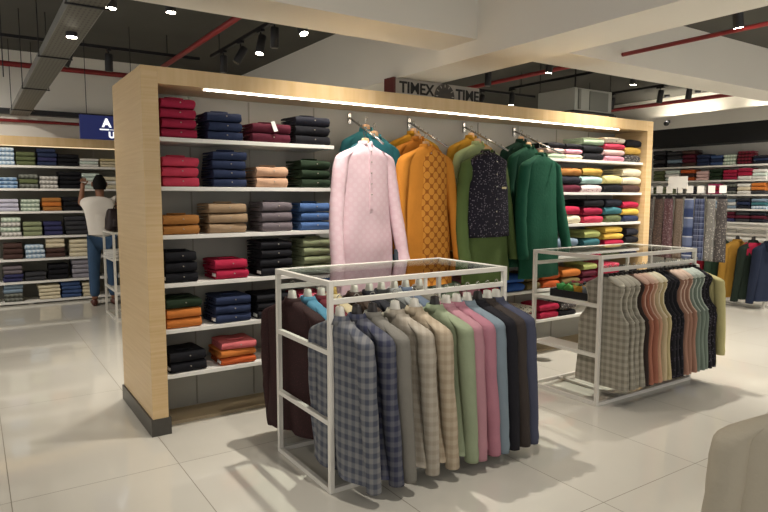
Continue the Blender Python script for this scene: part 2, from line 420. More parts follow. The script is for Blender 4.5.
RIGHT = [
(4, 3.228, 3.401, 0.07, 'mint mint'), (4, 3.423, 3.626, 0.08, 'pink pink'), (4, 3.65, 3.852, 0.058, 'coral coral'), (4, 3.947, 4.168, 0.083, 'cobalt cobalt'),
(4, 4.187, 4.372, 0.08, 'khaki khaki'), (4, 4.406, 4.646, 0.08, 'rust rust'), (4, 4.673, 4.934, 0.085, 'khaki orange'), (4, 4.977, 5.191, 0.068, 'maroon maroon lime'),
(4, 5.27, 5.546, 0.065, 'red red patternred'), (4, 5.581, 5.845, 0.067, 'black black'),
(5, 3.885, 4.025, 0.08, 'salmon salmon'), (5, 4.056, 4.303, 0.075, 'white print'), (5, 4.382, 4.646, 0.072, 'red red'), (5, 4.674, 4.893, 0.06, 'black print2'),
(0, 4.425, 4.664, 0.05, 'mint blush black'), (0, 4.678, 4.906, 0.05, 'cream pink black'), (0, 4.917, 5.231, 0.074, 'black black mint'), (0, 5.247, 5.564, 0.06, 'pink blush coral creamprint'), (0, 5.582, 5.833, 0.078, 'print2 mustard black'),
(1, 4.576, 4.902, 0.079, 'maroon ink tan'), (1, 4.916, 5.232, 0.082, 'floral aqua mustard'), (1, 5.252, 5.539, 0.088, 'black lemon'), (1, 5.551, 5.845, 0.084, 'brown cream cream'),
(2, 4.633, 4.904, 0.088, 'cream red'), (2, 4.961, 5.25, 0.08, 'coral crimson black'), (2, 5.297, 5.554, 0.08, 'olive teal ink'), (2, 5.581, 5.840, 0.071, 'navy yellow red'),
(3, 4.521, 4.90, 0.088, 'slate slate'), (3, 4.976, 5.22, 0.08, 'lemon teal lime'), (3, 5.297, 5.589, 0.066, 'lemon red yellow yellow'), (3, 5.64, 5.845, 0.08, 'cream black ink')]
cnt = {}
for r, a, b, h, c in sorted(RIGHT, key=lambda q: (q[0], -q[1])):
    i = cnt.get(r, 0); cnt[r] = i + 1
    stack((a + b) / 2, 3.955, ZR[r] if a > 3.88 else ZR[r] + 0.01, b - a, h, c.split(), R(0), 'folded_kurta', 'kurta', '%s stack from the far oak post, %s shelf' % (ORD[i], ROWS[r]),
          'folded kurtas on the %s shelf of the oak unit' % ROWS[r], rnd=rs, meshes=ROLL)

# ------------------------------------------------------------------ garments on hangers: shared meshes
def sring(cx, cy, z, a, b, n=24, p=2.6, fn=None):
    out = []
    for k in range(n):
        t = 2 * PI * k / n
        c, s = math.cos(t), math.sin(t)
        x = abs(c) ** (2 / p) * a * (1 if c >= 0 else -1); y = abs(s) ** (2 / p) * b * (1 if s >= 0 else -1)
        if fn: x, y = fn(x, y, z)
        out.append((cx + x, cy + y, z))
    return out
def interp(tab, z):
    """tab: rows (z, a, b) from high to low"""
    for k in range(len(tab) - 1):
        z0, z1 = tab[k][0], tab[k + 1][0]
        if z <= z0 and z >= z1:
            t = (z0 - z) / (z0 - z1) if z0 != z1 else 0
            t = t * t * (3 - 2 * t) if k > 0 else t
            return [tab[k][q] * (1 - t) + tab[k + 1][q] * t for q in range(1, len(tab[0]))]
    return list(tab[-1][1:])
# all garment meshes: origin at the hanger hook's top, garment hangs to -Z, shoulders along X, its back towards -Y
def body_mesh(tab, name, seed, fold=0.010, vent=False, n=32, levels=26, hang=0.985):
    zs = [tab[0][0] + (tab[-1][0] - tab[0][0]) * (k / levels) for k in range(levels + 1)]
    top = tab[0][0]; bot = tab[-1][0]
    zs = sorted(set(zs + [r[0] for r in tab]), reverse=True)
    rings = []
    for z in zs:
        a, b = interp(tab, z)
        d = (top - z) / (top - bot)
        def fn(x, y, z, a=a, b=b, d=d):
            amp = fold * max(0, d - 0.2)
            yy = y + amp * math.sin(x * 34 + seed + 1.5 * math.sin(z * 3 + seed)) * (1 if y < 0 else -0.6) + 0.006 * nz(x * 9 + seed, z * 6, seed)
            if vent and y < 0 and d > 0.68 and abs(x) < 0.02: yy += 0.022 * (d - 0.68) / 0.32
            return x * (1 + 0.015 * math.sin(z * 9 + seed)), yy
        rings.append(sring(0, 0, z - hang, a, b, n, 2.5, fn))
    return MB().loft(rings).mesh(name, True)
def sleeve_mesh(path, name, seed, n=14, hang=0.985, flat=0.8):
    """path rows: (x, y, z, rx, ry)"""
    rings = []; L = 36
    for k in range(L + 1):
        t = k / L * (len(path) - 1); i = min(int(t), len(path) - 2); u = t - i
        r = [path[i][q] * (1 - u) + path[i + 1][q] * u for q in range(5)]
        wob = 0.004 * nz(seed, r[2] * 14, 1)
        rings.append([(r[0] + math.cos(2 * PI * j / n) * (r[3] + wob + 0.003 * nz(j * .7, r[2] * 18, seed)), r[1] + math.sin(2 * PI * j / n) * (r[4] + wob), r[2] - hang) for j in range(n)])
    return MB().loft(rings).mesh(name, True)
def collar_band(name, a, b, z0, z1, hang=0.985, gap=0.5, thick=0.006, flare=0.008):
    """open ring round the neck, gap towards +Y"""
    mb = MB(); rings = []; N = 20
    for k in range(N + 1):
        t = PI / 2 + gap / 2 + (2 * PI - gap) * k / N
        c, s = math.cos(t), math.sin(t)
        rings.append([(c * (a + flare), s * (b + flare), z0 - hang), (c * a, s * b, z1 - hang), (c * (a - thick), s * (b - thick), z1 - hang), (c * (a + flare - thick), s * (b + flare - thick), z0 - hang)])
    return mb.loft(rings).mesh(name, True)
JT = [(0.885, .046, .036), (0.868, .078, .042), (0.850, .118, .047), (0.832, .158, .050), (0.815, .186, .051), (0.798, .200, .050), (0.75, .206, .047), (0.66, .203, .045), (0.48, .190, .040), (0.33, .200, .044), (0.105, .222, .050)]
J_BODY = [body_mesh(JT, 'jacket_body', s, fold=.008, vent=True) for s in (0.3, 2.1, 4.4)]
def outline_sleeve(sg, seed, rows, sweep, ry=1.0):
    """rows (z, outer edge, radius): the sleeve head follows the shoulder line, then hangs straight"""
    top = rows[0][0]; path = []
    for z, o, r in rows:
        d = max(0, (.80 - z)) / .72
        path.append((sg * (o - r), sweep * d * d * 1.2, z, r, min(r, .046) * ry))
    return sleeve_mesh(path, 'sleeve', seed, n=18)
def sl(sg, seed, slouch=0.0):
    return outline_sleeve(sg, seed, [(.868, .086, .014), (.850, .129, .027), (.832, .173, .035), (.815, .212, .041), (.800, .234, .044), (.782, .245, .046), (.74, .251, .047), (.66, .255, .046), (.5, .262, .043), (.3, .268, .040), (.12, .266, .038), (.07, .264, .037)], .03 + slouch)
J_SL = [(sl(-1, 1.1), sl(1, 2.2)), (sl(-1, 3.3, .008), sl(1, 4.1, -.005)), (sl(-1, 5.1, -.006), sl(1, 6.6, .01))]
J_COL = collar_band('collar', .047, .040, .862, .902, gap=1.2, flare=.018)
def lapel_mesh(sg):
    pts = [(sg * .045, .87), (sg * .10, .80), (sg * .085, .74), (sg * .01, .53), (sg * .004, .55)]
    mb = MB(); mb.loft([[(x, .040, z - .985) for x, z in pts], [(x, .056, z - .985) for x, z in pts]]); return mb.mesh('lapel')
J_LAP = [lapel_mesh(-1), lapel_mesh(1)]
# hanger: hook over the rail, neck block and arms
def hanger_hook(low=-0.03, back=0.0):
    p = []
    for k in range(13):
        a = R(-60) + R(270) * k / 12
        p.append((0, back + math.cos(a) * .0165, math.sin(a) * .0165))
    p = [(0, q[1], q[2] + 0.0) for q in p]
    p += [(0, -0.0165, -0.012), (0, -0.006, low), (0, 0, low - 0.02)]
    return MB().tube(p, 0.0022, 6).mesh('hook', True)
H_HOOK = hanger_hook(-.03)
def neck_block():
    mb = MB(); rings = []
    for z, a_, b_ in ((-.040, .014, .010), (-.044, .024, .015), (-.066, .027, .017), (-.088, .033, .019), (-.112, .044, .019)):
        rings.append(sring(0, 0, z, a_, b_, 16, 3))
    return mb.loft(rings).mesh('neck_block', True)
H_NECK = neck_block()
H_ARM_LOW = None
H_ARM = MB().tube([(-.165, 0, -.195), (-.13, 0, -.168), (-.07, 0, -.135), (0, 0, -.115), (.07, 0, -.135), (.13, 0, -.168), (.165, 0, -.195)], [.010, .012, .012, .014, .012, .012, .010], 8).mesh('arm_bar', True)
def hanger(x, y, z, rz, m, label, group, name='clothes_hanger', reach=1.0):
    h = empty(name, (x, y, z), rz, label, 'hanger', group)
    link('hook', H_HOOK, h, (0, 0, 0.0), m=CHROME)
    link('neck_block', H_NECK, h, (0, 0, 0), m=m)
    link('arm_bar', H_ARM, h, (0, 0, 0), scale=(reach, 1, 1), m=m)
    return h
_n = [0]
def jacket(x, y, z, rz, m, label, group, hm=FROST, v=None, name='jacket', hangs='', neck=True):
    _n[0] += 1; v = _n[0] % 3 if v is None else v
    j = empty(name, (x, y, z), rz, label, 'jacket', group)
    link('body', J_BODY[v], j, m=m, scale=(1.07, 1, 1))
    for s in J_SL[v]: link('sleeve', s, j, m=m, scale=(1.07, 1, 1))
    link('collar', J_COL, j, m=m)
    for s in J_LAP: link('lapel', s, j, m=m)
    hanger(x, y, z, rz, hm, 'hanger carrying the ' + hangs, 'jacket hangers')
    return j

# ------------------------------------------------------------------ white garment racks
def rack(x0, y0, L, W, H, label, shelves=(), cat='clothes rack', top_glass=True, rail=True, ends=True, crossx=(), group=None, name='garment_rack'):
    t = 0.026
    r = empty(name, (x0 + L / 2, y0 + W / 2, 0), 0, label, cat, group)
    ox, oy = x0 + L / 2, y0 + W / 2
    def b(nm, a, c, m=RACKW, bev=0.002):
        return bx(nm, (a[0] - ox, a[1] - oy, a[2]), (c[0] - ox, c[1] - oy, c[2]), m, r, bev)
    x1, y1 = x0 + L, y0 + W
    for x in (x0, x1 - t):
        for y in (y0, y1 - t): b('post', (x, y, 0.0), (x + t, y + t, H))
    for y in (y0, y1 - t):
        b('top_bar', (x0 + t, y, H - t), (x1 - t, y + t, H)); b('base_bar', (x0 + t, y, 0), (x1 - t, y + t, t))
        if rail:
            b('hanging_rail', (x0 + t, y + .004, .965), (x1 - t, y + t - .004, .992))
            for fx in (.5,) if L < 1.3 else (.33, .66): b('strut', (x0 + L * fx - .008, y + .004, .992), (x0 + L * fx + .008, y + t - .004, H - t))
    for x in (x0, x1 - t):
        b('top_bar', (x, y0 + t, H - t), (x + t, y1 - t, H)); b('base_bar', (x, y0 + t, 0), (x + t, y1 - t, t))
        for z in (.71, .35): b('side_bar', (x, y0 + t, z), (x + t, y1 - t, z + t))
    for x in crossx: b('base_bar', (x, y0 + t, .002), (x + t, y1 - t, .02))
    for (xa, xb, z) in shelves: b('shelf', (xa, y0 + t, z), (xb, y1 - t, z + .02))
    if top_glass:
        g = b('glass_top', (x0 + t, y0 + t, H - .011), (x1 - t, y1 - t, H - .003), GLASS, 0.0); g['label'] = 'clear glass top'
    return r
rack(1.43, 2.638, 1.20, 0.645, 1.082, 'white metal garment rack full of blazers in front of the oak unit', crossx=(1.80, 2.22))
rack(3.642, 2.742, 1.20, 0.635, 1.082, 'white metal garment rack full of waistcoats with a black tray inside', shelves=((3.668, 4.04, .716), (3.668, 3.83, .352)), crossx=(3.95, 4.4))
rack(8.717, 3.985, .62, 1.25, 1.082, 'white metal garment rack carrying winter jackets near the side wall', top_glass=False, rail=False)
rack(1.372, 7.86, 1.1, 0.68, 1.062, 'white metal table rack behind the man at the back wall', shelves=((1.40, 2.42, .72), (1.40, 2.42, .32)), rail=False)
bx('hanging_rail', (-.31 + .02, -.6, .965), (-.31 + .044, .6, .992), RACKW, bpy.data.objects['garment_rack.002'], .002)
rack(1.985, -0.473, .64, 1.25, 1.082, 'white metal garment rack in front carrying a beige jacket', top_glass=False, rail=False)
bx('hanging_rail', (-.31 + .002, -.61, .965), (-.31 + .026, .66, .992), RACKW, bpy.data.objects['garment_rack.004'], .002)

RZ = R(-90)
J1 = [(1.497, plaid('blazer_grey_blue', '7b7b7c', '494d59', .052, .5), 'grey-blue check', FROST), (1.595, plaid('blazer_navy', '5d5e66', '33364a', .052, .55), 'navy and grey check', DARKPL),
      (1.69, fabric('blazer_grey', '76736c'), 'plain mid grey', DARKPL), (1.83, plaid('blazer_greige', 'a79f92', '958c7e', .05, .4), 'warm greige', FROST), (1.955, plaid('blazer_sand', 'b0a28d', '9c8d78', .05, .35), 'sand beige', FROST),
      (2.095, fabric('blazer_sage', '8b957a'), 'sage green', DARKPL), (2.175, fabric('blazer_pink', 'a87b84'), 'dusty pink', FROST), (2.25, fabric('blazer_rose', 'a5717e'), 'rose pink', FROST),
      (2.33, fabric('blazer_steel', '75838d'), 'steel blue', FROST), (2.41, fabric('blazer_black', '1b1a20'), 'black', DARKPL), (2.485, fabric('blazer_cocoa', '39322f'), 'dark brown', FROST), (2.555, fabric('blazer_dusk', '45485a'), 'dark grey-blue', FROST)]
for i, (x, m, nm, hm) in enumerate(J1):
    jacket(x, 2.651, .9925 - .0005, RZ + R((4, 9, 7, 11, 8, 10, 6, 9, 8, 10, 8, 11)[i]), m, '%s blazer, %s along the front rail of the blazer rack' % (nm, ORD[i]), 'blazers on the front rail', hm, hangs='%s blazer on the front rail' % nm)
J2 = [(1.53, motif('blazer_maroon', '2e1a1a', '3d2022', 90, .3), 'dark maroon', FROST), (1.63, fabric('blazer_sky', '4f7f98'), 'sky blue', FROST), (1.72, fabric('blazer_wine', '5c1f28'), 'wine red', FROST), (1.80, fabric('blazer_oat', 'b7a688'), 'oat', GOLDPL),
      (1.95, fabric('blazer_umber', '3b2d26'), 'umber brown', FROST), (2.06, fabric('blazer_night', '24232a'), 'blue-black', FROST), (2.15, fabric('blazer_coal', '2d2c2c'), 'coal black', FROST),
      (2.25, fabric('blazer_ash', '8c8b8b'), 'ash grey', FROST), (2.34, fabric('blazer_storm', '5d6678'), 'storm blue', FROST), (2.45, fabric('blazer_pebble', '7d766c'), 'pebble grey', FROST)]
for i, (x, m, nm, hm) in enumerate(J2):
    jacket(x, 3.27, .9925 - .0005, RZ + R((16, 9, 7, 9, 8, 9, 6, 9, 8, 9)[i]), m, '%s blazer, %s along the back rail of the blazer rack' % (nm, ORD[i]), 'blazers on the back rail', hm, hangs='%s blazer on the back rail' % nm)
bj = jacket(1.998, .765, .9925, R(-36), mat('fabric_linen_beige', 'b3aa98', .85, spec=.2, bump=.2, var=.05), 'beige linen jacket hanging alone on the end of a white rack', None, FROST, v=1, name='jacket', hangs='beige linen jacket')
for ch in bj.children:
    if ch.name.startswith(('body', 'sleeve')): ch.scale = (1.12, 1.1, 1.0)
J3 = [(3.99, fabric('parka_navy', '20283c'), 'navy hooded'), (4.19, fabric('parka_green', '1f2a22'), 'dark green and red'), (4.40, fabric('parka_mustard', 'a0782f'), 'mustard'), (4.62, fabric('parka_forest', '263a2b'), 'forest green'), (4.82, fabric('parka_red', '8b1a2a'), 'bright red')]
HOOD = body_mesh([(.97, .03, .03), (.95, .09, .07), (.9, .12, .09), (.84, .12, .08), (.80, .08, .05)], 'hood', 1.2, levels=8)
for i, (y, m, nm) in enumerate(J3):
    j = jacket(8.76, y, .9925, R((-16, -12, -18, -12, -14)[i]), m, '%s winter jacket on the white rack near the side wall' % nm, 'winter jackets', DARKPL, name='jacket', hangs='%s winter jacket' % nm)
    for ch in j.children: ch.scale = (1.0, 1.35, 1.0)
    if i == 0: link('hood', HOOD, j, (0, -.07, -.05), scale=(.95, 1.0, 1.0), m=m)
    if i == 1:
        yk = link('yoke', body_mesh([(.868, .08, .05), (.85, .125, .056), (.825, .175, .058), (.78, .215, .056), (.70, .218, .053)], 'yoke', .3, levels=8), j, scale=(1.02, 1.38, 1), m=FAB['red']); yk['label'] = 'red yoke'

# ------------------------------------------------------------------ waistcoats on the second rack
VT = [(0.945, .045, .030), (0.925, .075, .032), (0.90, .125, .034), (0.882, .150, .032), (0.86, .150, .030), (0.80, .128, .029), (0.73, .130, .028), (0.67, .158, .028), (0.63, .194, .029), (0.58, .203, .029), (0.42, .195, .030), (0.165, .215, .032)]
V_BODY = [body_mesh(VT, 'waistcoat_body', s, fold=.007) for s in (.7, 3.1)]
def trim_mesh(sg):
    p = [(sg * .151, 0, .875), (sg * .147, 0, .845), (sg * .130, 0, .80), (sg * .129, 0, .765), (sg * .133, 0, .725), (sg * .156, 0, .675), (sg * .194, 0, .632)]
    mb = MB(); mb.tube([(x, y, z - .985 - .02) for x, y, z in p], .0048, 6); return mb.mesh('armhole_trim', True)
V_TRIM = [trim_mesh(-1), trim_mesh(1)]
V_SEAM = MB().tube([(.152, -.002, -.103), (.125, -.004, -.086), (.085, -.006, -.064), (.05, -.008, -.045)], [.008, .016, .018, .012], 8).mesh('shoulder_binding', True)
gc = plaid('vest_grey', 'a09b8e', '7d786b', .048, .5)
fl1 = motif('vest_black_woven', '15141a', '37323c', 40, .3); fl2 = motif('vest_black_floral', '1a171d', '4e4a55', 55, .3)
V = [('grey check', gc, 'b8b2a3')] * 4 + [('chocolate brown', fabric('vest_chocolate', '2e2320'), '3a2d28')] + [('terracotta', fabric('vest_terracotta', '96614e'), 'c9a593')] * 2 + [('peach', fabric('vest_peach', 'b28a70'), 'd6bba4'), ('cream', fabric('vest_cream', 'b9a888'), 'dfd5bd'), ('pale straw', fabric('vest_straw', 'b2a37b'), 'dbd2b4')] \
    + [('black woven', fl1, '1d1c22')] * 3 + [('dusty rose', fabric('vest_rose', '94705f'), 'd2b8a6')] * 3 + [('grey-green', fabric('vest_greygreen', '707c71'), 'b3bcb2')] * 3 + [('black floral', fl2, '26242a')] * 2
tot = {}
for nm, _, _ in V: tot[nm] = tot.get(nm, 0) + 1
seen = {}
V_Z = .9920
for i, (nm, m, tc) in enumerate(V):
    x = 3.705 + i * .0555
    seen[nm] = seen.get(nm, 0) + 1
    if tot[nm] == 1: lab = '%s waistcoat on the front rail of the waistcoat rack' % nm
    else: lab = '%s of the %s %s waistcoats on the waistcoat rack, counted from the tray' % (ORD[seen[nm] - 1], ['', '', 'two', 'three', 'four'][tot[nm]], nm)
    rz = RZ + R((4, 8, 6, 9, 7, 5, 8)[i % 7])
    vv = empty('waistcoat', (x, 2.755, V_Z), rz, lab, 'waistcoat', 'waistcoats on the front rail')
    link('body', V_BODY[i % 2], vv, (0, 0, -.02), m=m)
    if tc[0] in 'bcd': q = link('shoulder_binding', V_SEAM, vv, (0, 0, -.014), scale=(1, 2.3, 1), m=mat('trim_' + tc, tc, .8)); q['label'] = 'pale shoulder binding'
    for s in V_TRIM:
        q = link('armhole_trim', s, vv, m=mat('trim_' + tc, tc, .8)); 
        if tc[0] in 'bcd': q['label'] = 'paler armhole edge'
    hanger(x, 2.755, V_Z, rz, DARKPL, 'hanger carrying the %s waistcoat, %s on the front rail' % (nm, ORD[i]), 'waistcoat hangers', reach=.78)
# the last garment on the rail has sleeves
kx = 3.705 + len(V) * .0555 - .01
kk = empty('kurta', (kx, 2.755, V_Z), RZ + R(5), 'pale yellow sleeved kurta at the end of the waistcoat rail', 'kurta')
lemonk = fabric('kurta_lemon', 'b5ad7c')
link('body', J_BODY[0], kk, (0, 0, 0), scale=(.9, .7, .95), m=lemonk)
for s in J_SL[0]: link('sleeve', s, kk, (0, 0, 0), scale=(.92, .8, .82), m=lemonk)
hanger(kx, 2.755, V_Z, RZ + R(5), FROST, 'hanger carrying the pale yellow kurta', 'waistcoat hangers')

# tray of pocket squares on the rack's shelf
tr = empty('accessory_tray', (3.84, 3.07, .736), R(4), 'black tray of accessories on the shelf inside the waistcoat rack', 'tray')
TB = mat('black_tray_plastic', '1a1b20', .4)
bx('tray_base', (-.15, -.17, 0), (.15, .17, .008), TB, tr)
for a, b in (((-.15, -.17, .008), (-.142, .17, .055)), ((.142, -.17, .008), (.15, .17, .055)), ((-.142, -.17, .008), (.142, -.162, .055)), ((-.142, .162, .008), (.142, .17, .055))):
    bx('tray_wall', a, b, TB, tr)
def square_mesh(seed):
    rings = []
    for k in range(7):
        t = k / 6; rr = .022 * (1 + .9 * t)
        rings.append([(math.cos(2 * PI * j / 16) * rr * (1 + .25 * t * math.sin(5 * 2 * PI * j / 16 + seed)), math.sin(2 * PI * j / 16) * rr * (1 + .25 * t * math.cos(4 * 2 * PI * j / 16 + seed)), t * (.075 + .018 * math.sin(3 * 2 * PI * j / 16 + seed))) for j in range(16)])
    return MB().loft(rings).mesh('pocket_square', True)
SQ = [square_mesh(s) for s in (0, 1.3, 2.6)]
pcs = [(-.10, .10, 'bright green', '3f8a46'), (-.10, .02, 'leaf green', '5c9a4e'), (-.105, -.06, 'amber', 'b0802f'), (-.10, -.13, 'slate grey', '6e757b'), (-.01, .11, 'deep green', '22613c'), (-.01, .03, 'olive', '6c7340'), (-.01, -.05, 'black', '1b1b1f'), (0, -.13, 'white', 'd9d7d0'), (.09, .10, 'dark red', '7c2230'), (.09, .0, 'charcoal', '3a3a3e'), (.09, -.10, 'orange', 'c5662c')]
for i, (x, y, nm, hx) in enumerate(pcs):
    a = R(4); wx = 3.84 + x * math.cos(a) - y * math.sin(a); wy = 3.07 + x * math.sin(a) + y * math.cos(a)
    o = link('pocket_square', SQ[i % 3], None, (wx, wy, .7445), (0, 0, i), m=fabric('square_' + nm.replace(' ', '_'), hx))
    tag(o, '%s pocket square standing rolled in the black tray' % nm, 'pocket square', 'pocket squares in the black tray')

# ------------------------------------------------------------------ kurtas on waterfall arms
KT = [(0.955, .045, .036), (0.935, .075, .044), (0.918, .112, .050), (0.900, .152, .054), (0.882, .184, .056), (0.865, .200, .056), (0.82, .204, .056), (0.70, .200, .058), (0.50, .205, .060), (0.20, .232, .066), (-0.12, .255, .070)]
K_BODY = [body_mesh(KT, 'kurta_body', s, fold=.016, levels=34) for s in (.9, 2.7, 5.2)]
def ksl(sg, seed, fwd=0.0):
    return outline_sleeve(sg, seed, [(.935, .082, .014), (.918, .120, .027), (.900, .164, .036), (.882, .203, .043), (.866, .230, .048), (.848, .246, .051), (.80, .262, .053), (.6, .292, .050), (.4, .314, .047), (.2, .326, .045), (.06, .330, .046)], .06 + fwd, 1.05)
K_SL = [(ksl(-1, 1.4, .02), ksl(1, 2.9)), (ksl(-1, 3.8), ksl(1, 4.7, .02)), (ksl(-1, .4, .01), ksl(1, 8.1, .01))]
K_COL = collar_band('collar', .052, .044, .935, .972, gap=.7, flare=.008)
def front_surface(tab, x, z, off=.003):
    a, b = interp(tab, z)
    return b * (1 - min(1, abs(x) / a) ** 2.5) ** (1 / 2.5) + off
def placket_mesh():
    mb = MB(); rings = []
    for k in range(15):
        z = .945 - k * .034
        q = -.006 if k == 14 else 0
        rings.append([(x, front_surface(KT, x, z) + d + q, z - .985) for x, d in ((-.014, -.006), (-.014, .003), (.014, .003), (.014, -.006))])
    return mb.loft(rings).mesh('placket')
K_PLK = placket_mesh()
def vest_over():
    tab = [(0.945, .050, .056), (0.932, .08, .066), (0.91, .135, .078), (0.888, .180, .084), (0.87, .198, .084), (0.80, .192, .085), (0.73, .196, .086), (0.66, .216, .087), (0.5, .224, .088), (0.35, .230, .090), (0.26, .234, .092)]
    return body_mesh(tab, 'waistcoat', .9, fold=.006, levels=20), tab
NV_BODY, NV_TAB = vest_over()
K_HOOK = hanger_hook(-.03)
def kurta(x, y, z, rz, m, label, group, v=0, wood=True, hangs='', placket=True, sx=1.0, back=0.0):
    k = empty('kurta', (x, y, z), rz, label, 'kurta', group)
    link('body', K_BODY[v], k, (0, 0, -.05), scale=(sx, 1, 1), m=m)
    for s in K_SL[v]: link('sleeve', s, k, (0, -back, -.05), scale=(sx, 1, 1), m=m)
    link('collar', K_COL, k, (0, 0, -.05), m=m)
    if placket:
        link('placket', K_PLK, k, (0, 0, -.05), m=m)
        for q in range(5):
            zz = .90 - q * .075
            b = link('button', _btn, k, (0, front_surface(KT, 0, zz) + .006, zz - 1.035), m=mat('pearl_button', '9d9588', .3)); b['label'] = 'small pale button'
    h = empty('clothes_hanger', (x, y, z), rz, 'hanger carrying the ' + hangs, 'hanger', 'kurta hangers')
    link('hook', K_HOOK, h, m=CHROME)
    link('neck_block', H_NECK, h, (0, 0, 0), scale=(1.2, .8, 1.0), m=WOOD)
    link('arm_bar', H_ARM, h, (0, 0, 0), scale=(1, 1.1, 1), m=WOOD)
    return k
pinkk = motif('kurta_pink', 'e3c3cb', 'e9d0d6', 22, .34, amount=.5, flat=True)
orngk = motif('kurta_orange', '9c5a1c', 'cd8a35', 17, .465, flat=True)
orngp = fabric('kurta_tangerine', 'c9822e')
K = [[(2.325, 3.74, pinkk, 'pale pink printed', 180 + 10), (2.56, 3.99, fabric('kurta_teal', '2f7079'), 'teal', 180 - 2), (2.575, 4.13, fabric('kurta_seafoam', '3d8790'), 'lighter teal', 180 - 3)],
     [(2.935, 3.84, orngp, 'orange honeycomb patterned', 180 + 4), (2.975, 4.0, fabric('kurta_marigold', 'ba7526'), 'marigold', 180), (3.02, 4.12, fabric('kurta_ochre', 'b0801f'), 'ochre', 180 - 3)],
     [(3.535, 3.80, fabric('kurta_moss', '56693a'), 'moss green', 180 + 6), (3.59, 3.98, fabric('kurta_celery', 'a9b887'), 'celery green', 180), (3.64, 4.12, fabric('kurta_amber', 'a87d22'), 'amber', 180 - 2)],
     [(4.165, 3.80, fabric('kurta_bottle', '19503b'), 'bottle green', 180 + 6), (4.20, 3.98, fabric('kurta_pine', '174733'), 'pine green', 180 + 2), (4.25, 4.12, fabric('kurta_spruce', '0f2f24'), 'spruce green', 180)]]
sx0 = 1.07
for a, arm in enumerate(K):
    for i, (x, y, m, nm, deg) in enumerate(arm):
        z = 1.938 + (y - 3.80) * .45 + (.03 if a == 0 and i == 0 else 0)
        pos = ('in front on', 'second on', 'hindmost on')[i]
        k = kurta(x, y, z, R(deg), m, '%s kurta, %s the %s slanted arm from the big oak post' % (nm, pos, ORD[a]), 'kurtas on the %s arm' % ORD[a], v=(a + i) % 3, hangs='%s kurta' % nm, placket=(i == 0 and a < 2), sx=((sx0, .90, .86)[i] if a == 0 else (1.08 if i == 0 else 1.0)), back=(.03 if a == 2 and i == 0 else 0))
        if i > 0:
            for ch in k.children:
                if ch.name.startswith(('body', 'sleeve')): ch.scale.y = .8
        if a == 1 and i == 0:
            o_ = link('jacket_panel', body_mesh([(.93, .045, .05), (.91, .085, .056), (.88, .145, .062), (.80, .158, .066), (.5, .166, .070), (.2, .185, .076), (-.115, .20, .08)], 'jacket_panel', 2.7, fold=.01, levels=20), k, (-.04, .004, -.052), m=orngk)
        if a == 2 and i == 0:
            wv = motif('nehru_print', '1f1c28', '86808c', 55, .27, amount=.7)
            vest = link('waistcoat', NV_BODY, k, (0, 0, -.05), scale=(1.08, 1.05, 1), m=wv); vest['label'] = 'dark printed waistcoat'
            link('collar', collar_band('vest_collar', .056, .05, .93, .962, gap=.9, flare=.012), vest, (0, .004, 0), m=wv)
            for q in range(6):
                zz = .87 - q * .1
                b = link('button', _btn, vest, (0, front_surface(NV_TAB, 0, zz) * 1.05 + .008, zz - .985), scale=(1.6, 1, 1.6), m=CHROME); b['label'] = 'metal button'
            pq = link('pocket_badge', _tagm, vest, (-.10, front_surface(NV_TAB, .1, .66) + .006, .66 - .985), (0, R(90), 0), (.6, 1, .7), FAB['straw'])
        if a == 0 and i == 0:
            cf_ = link('cuff', sleeve_mesh([(-.284, .052, .20, .051, .053), (-.286, .06, .10, .052, .053), (-.287, .068, .055, .052, .053)], 'cuff', 2.9, n=18), k, (0, 0, -.05), scale=(sx0, 1, 1), m=fabric('slate_cuff', '4f5a62')); cf_['label'] = 'slate grey cuff'
# cuffs of the pink kurta are slate
for a, (bxx, tx) in enumerate(((2.515, 2.45), (3.095, 3.04), (3.70, 3.67), (4.32, 4.31))):
    t = empty('waterfall_arm', (bxx, 4.29, 2.11), 0, 'slanted chrome hanging arm, %s along the back panel from the big oak post' % ORD[a], 'display arm', 'slanted display arms')
    bx('wall_bracket', (-.012, -.012, -.05), (.012, .0, .03), CHROME, t)
    MB().tube([(0, -.006, 0), (tx - bxx, -.59, -.245)], .008, 8).build('bar', CHROME, t, True)
    for k in range(7):
        q = .18 + .12 * k
        MB().tube([((tx - bxx) * q, -.006 - .554 * q, -.235 * q + .006), ((tx - bxx) * q, -.006 - .554 * q, -.235 * q + .022)], .005, 6).build('stop_pin', CHROME, t)

# ------------------------------------------------------------------ back wall shelving
bw = empty('wall_shelving', (0.6, 9.9, 0), 0, 'tall white shelving with oak top band along the back wall', 'shelving unit')
def bp(name, a, b, m, bev=0.0): return bx(name, (a[0] - .6, a[1] - 9.9, a[2]), (b[0] - .6, b[1] - 9.9, b[2]), m, bw, bev)
ZB = [1.90, 1.59, 1.28, .94, .63, .32, .05]
bp('fascia', (-1.0, 9.70, 2.165), (4.0, 10.14, 2.285), OAK_V)
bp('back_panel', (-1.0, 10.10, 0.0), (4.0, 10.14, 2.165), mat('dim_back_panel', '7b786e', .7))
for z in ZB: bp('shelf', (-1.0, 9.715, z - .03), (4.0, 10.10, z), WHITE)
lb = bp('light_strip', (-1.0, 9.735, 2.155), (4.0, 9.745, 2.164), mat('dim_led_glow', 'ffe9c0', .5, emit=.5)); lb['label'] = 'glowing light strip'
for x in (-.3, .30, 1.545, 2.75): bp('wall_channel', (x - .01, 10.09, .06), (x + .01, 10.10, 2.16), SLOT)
for x in (-.45, .62, 1.8, 2.9): bp('foot', (x - .03, 9.76, 0), (x + .03, 9.82, .02), RACKW)
